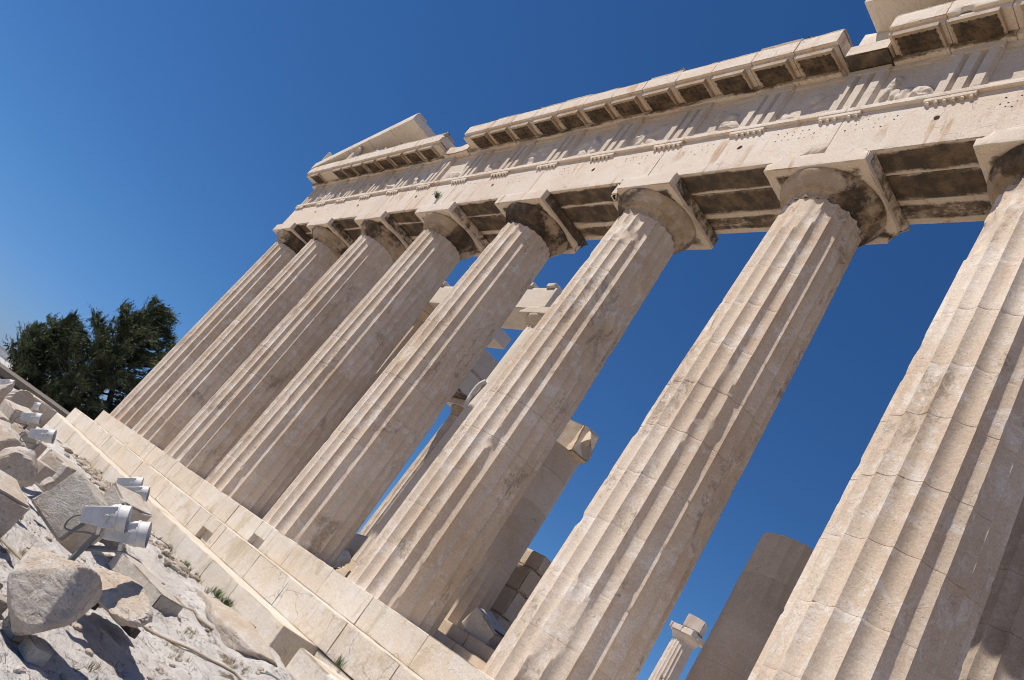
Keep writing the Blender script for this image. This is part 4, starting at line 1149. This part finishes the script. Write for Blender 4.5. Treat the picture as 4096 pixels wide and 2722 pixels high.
tag(pw.build('wall_plant', M['weed'], smooth=False, origin=(11.75, -.95, 10.8)), 'green tuft growing on top of the fourth capital', 'plant')

# ------------------------------------------------------------------ low building with windows at the left
bl = empty('museum_building', (-12, -4, -4.5), 'low flat roofed building with dark window panels behind the rocks at the far left', 'building')
# its front runs from (-17,-13) to (-9, 8), facing the viewer
P0 = Vector((-15.0, -16.0, 0)); P1 = Vector((-11.2, 9.0, 0)); dB = (P1 - P0).normalized(); nB = Vector((dB.y, -dB.x, 0)); LB = (P1 - P0).length
MXB = Matrix((dB, -nB, Vector((0, 0, 1)))).transposed().to_4x4(); MXB.translation = P0
def bb(lo, hi): V, F = box(lo, hi); return xf(V, MXB), F
MB().add(*bb((-.3, -.55, -1.42), (LB, 9, -1.12))).add(*bb((-.3, -.35, -1.55), (LB, -.3, -1.43))).build('roof', M['roof'], bl)
MB().add(*bb((0, .15, -6), (LB - .2, 8.5, -1.425))).build('wall', M['panel'], bl)
x = 0.0; k = 0
while x < LB - 1:
    w = 2.1
    fm = MB()
    for lo, hi in [((x, 0.02, -4.6), (x + .09, .12, -1.56)), ((x + .091, 0.03, -1.72), (x + w - .001, .11, -1.62)), ((x + .091, 0.03, -3.0), (x + w - .001, .11, -2.9))]: fm.add(*bb(lo, hi))
    wf = fm.build('window', M['frame'], bl)
    MB().add(*bb((x + .1, .09, -2.89), (x + w - .01, .10, -1.73))).build('pane', M['panel'], wf)
    x += w; k += 1

# ------------------------------------------------------------------ trees
def conifer(base, height, width, seed, label, lean=(0, 0), nbr=60, plumes=None):
    root = empty('conifer_tree', base, label, 'tree', 'trees behind the low building')
    rg = np.random.RandomState(seed)
    B = Vector(base); top = B + Vector((lean[0], lean[1], height))
    mb = MB(); tr = [B, B + Vector((0, .2, height * .35)), B + (top - B) * .7, top]
    mb.add(*tube(spline(tr, 5), .2, 9, rs=list(np.linspace(.32, .05, 16))))
    LV = []; LF = []
    allp = []
    for k in range(nbr):
        t = .06 + .92 * ((k + rg.rand()) / nbr)
        o_ = B + (top - B) * t
        a = rg.uniform(0, 2 * math.pi)
        prof = (math.sin(min(1, t * 1.02 + .10) * math.pi) ** .7) * .9 + .12
        R0 = width / 2 * prof * rg.uniform(.5, 1.3)
        out = Vector((math.cos(a), math.sin(a), 0))
        rise = rg.uniform(.10, .75) * R0 + .3
        p1 = o_ + out * R0 * .5 + Vector((0, 0, rise * .3)); p2 = o_ + out * R0 + Vector((0, 0, rise))
        p3 = p2 + out * .45 + Vector((0, .35, rg.uniform(-.25, .35)))
        pts = spline([o_, p1, p2, p3], 4)
        mb.add(*tube(pts, .05, 5, rs=list(np.linspace(.06, .012, len(pts)))))
        allp.append((pts, R0))
    for pts, R0 in allp:
        n = len(pts)
        for j in range(3, n):
            fr_ = j / (n - 1)
            cnt = 26
            rad = .55 * (1.15 - fr_ * .75)
            ctr = np.array(pts[j]); dr = np.array((pts[j] - pts[j - 1]).normalized())
            # sprays: short sub-twigs carrying leaf scales
            for q in range(5):
                sd = rg.normal(size=3); sd /= np.linalg.norm(sd)
                sd = sd * .45 + dr * .7 + np.array([0, .30, .38]); sd /= np.linalg.norm(sd)
                c0 = ctr + rg.normal(0, rad * .38, 3); Ls = rg.uniform(.45, .95)
                m_ = 13
                tt = np.linspace(0, 1, m_)
                cc = c0 + sd * (tt[:, None] * Ls) + np.array([0, 0, -1]) * (tt[:, None] ** 2 * .10)
                sc_ = .095 * (1.15 - .75 * tt)
                u = rg.normal(size=(m_, 3)); u /= np.linalg.norm(u, axis=1)[:, None]
                w_ = np.cross(u, sd + rg.normal(0, .3, (m_, 3))); w_ /= np.linalg.norm(w_, axis=1)[:, None] + 1e-9
                l_ = sd * 1.0 + u * .5
                cc = cc + u * .045
                V = np.stack([cc - w_ * sc_[:, None] * .55, cc + w_ * sc_[:, None] * .55, cc + l_ * sc_[:, None] * 1.7], 1).reshape(-1, 3)
                LV.append(V)
    V = np.concatenate(LV); F = np.arange(len(V)).reshape(-1, 3)
    MB().add(V, [F]).build('crown', M['leaf'], root)
    mb.build('trunk', M['bark'], root, smooth=True)
    return root
conifer((-26.6, 1.2, -5.5), 8.6, 4.9, 1, 'left dark conifer behind the low building, rounder and shorter', (0.3, -1.7), nbr=125)
conifer((-23.2, 4.6, -5.5), 12.5, 6.3, 2, 'right dark conifer beside the far corner column, taller with windblown top', (0, -2.6), nbr=185)
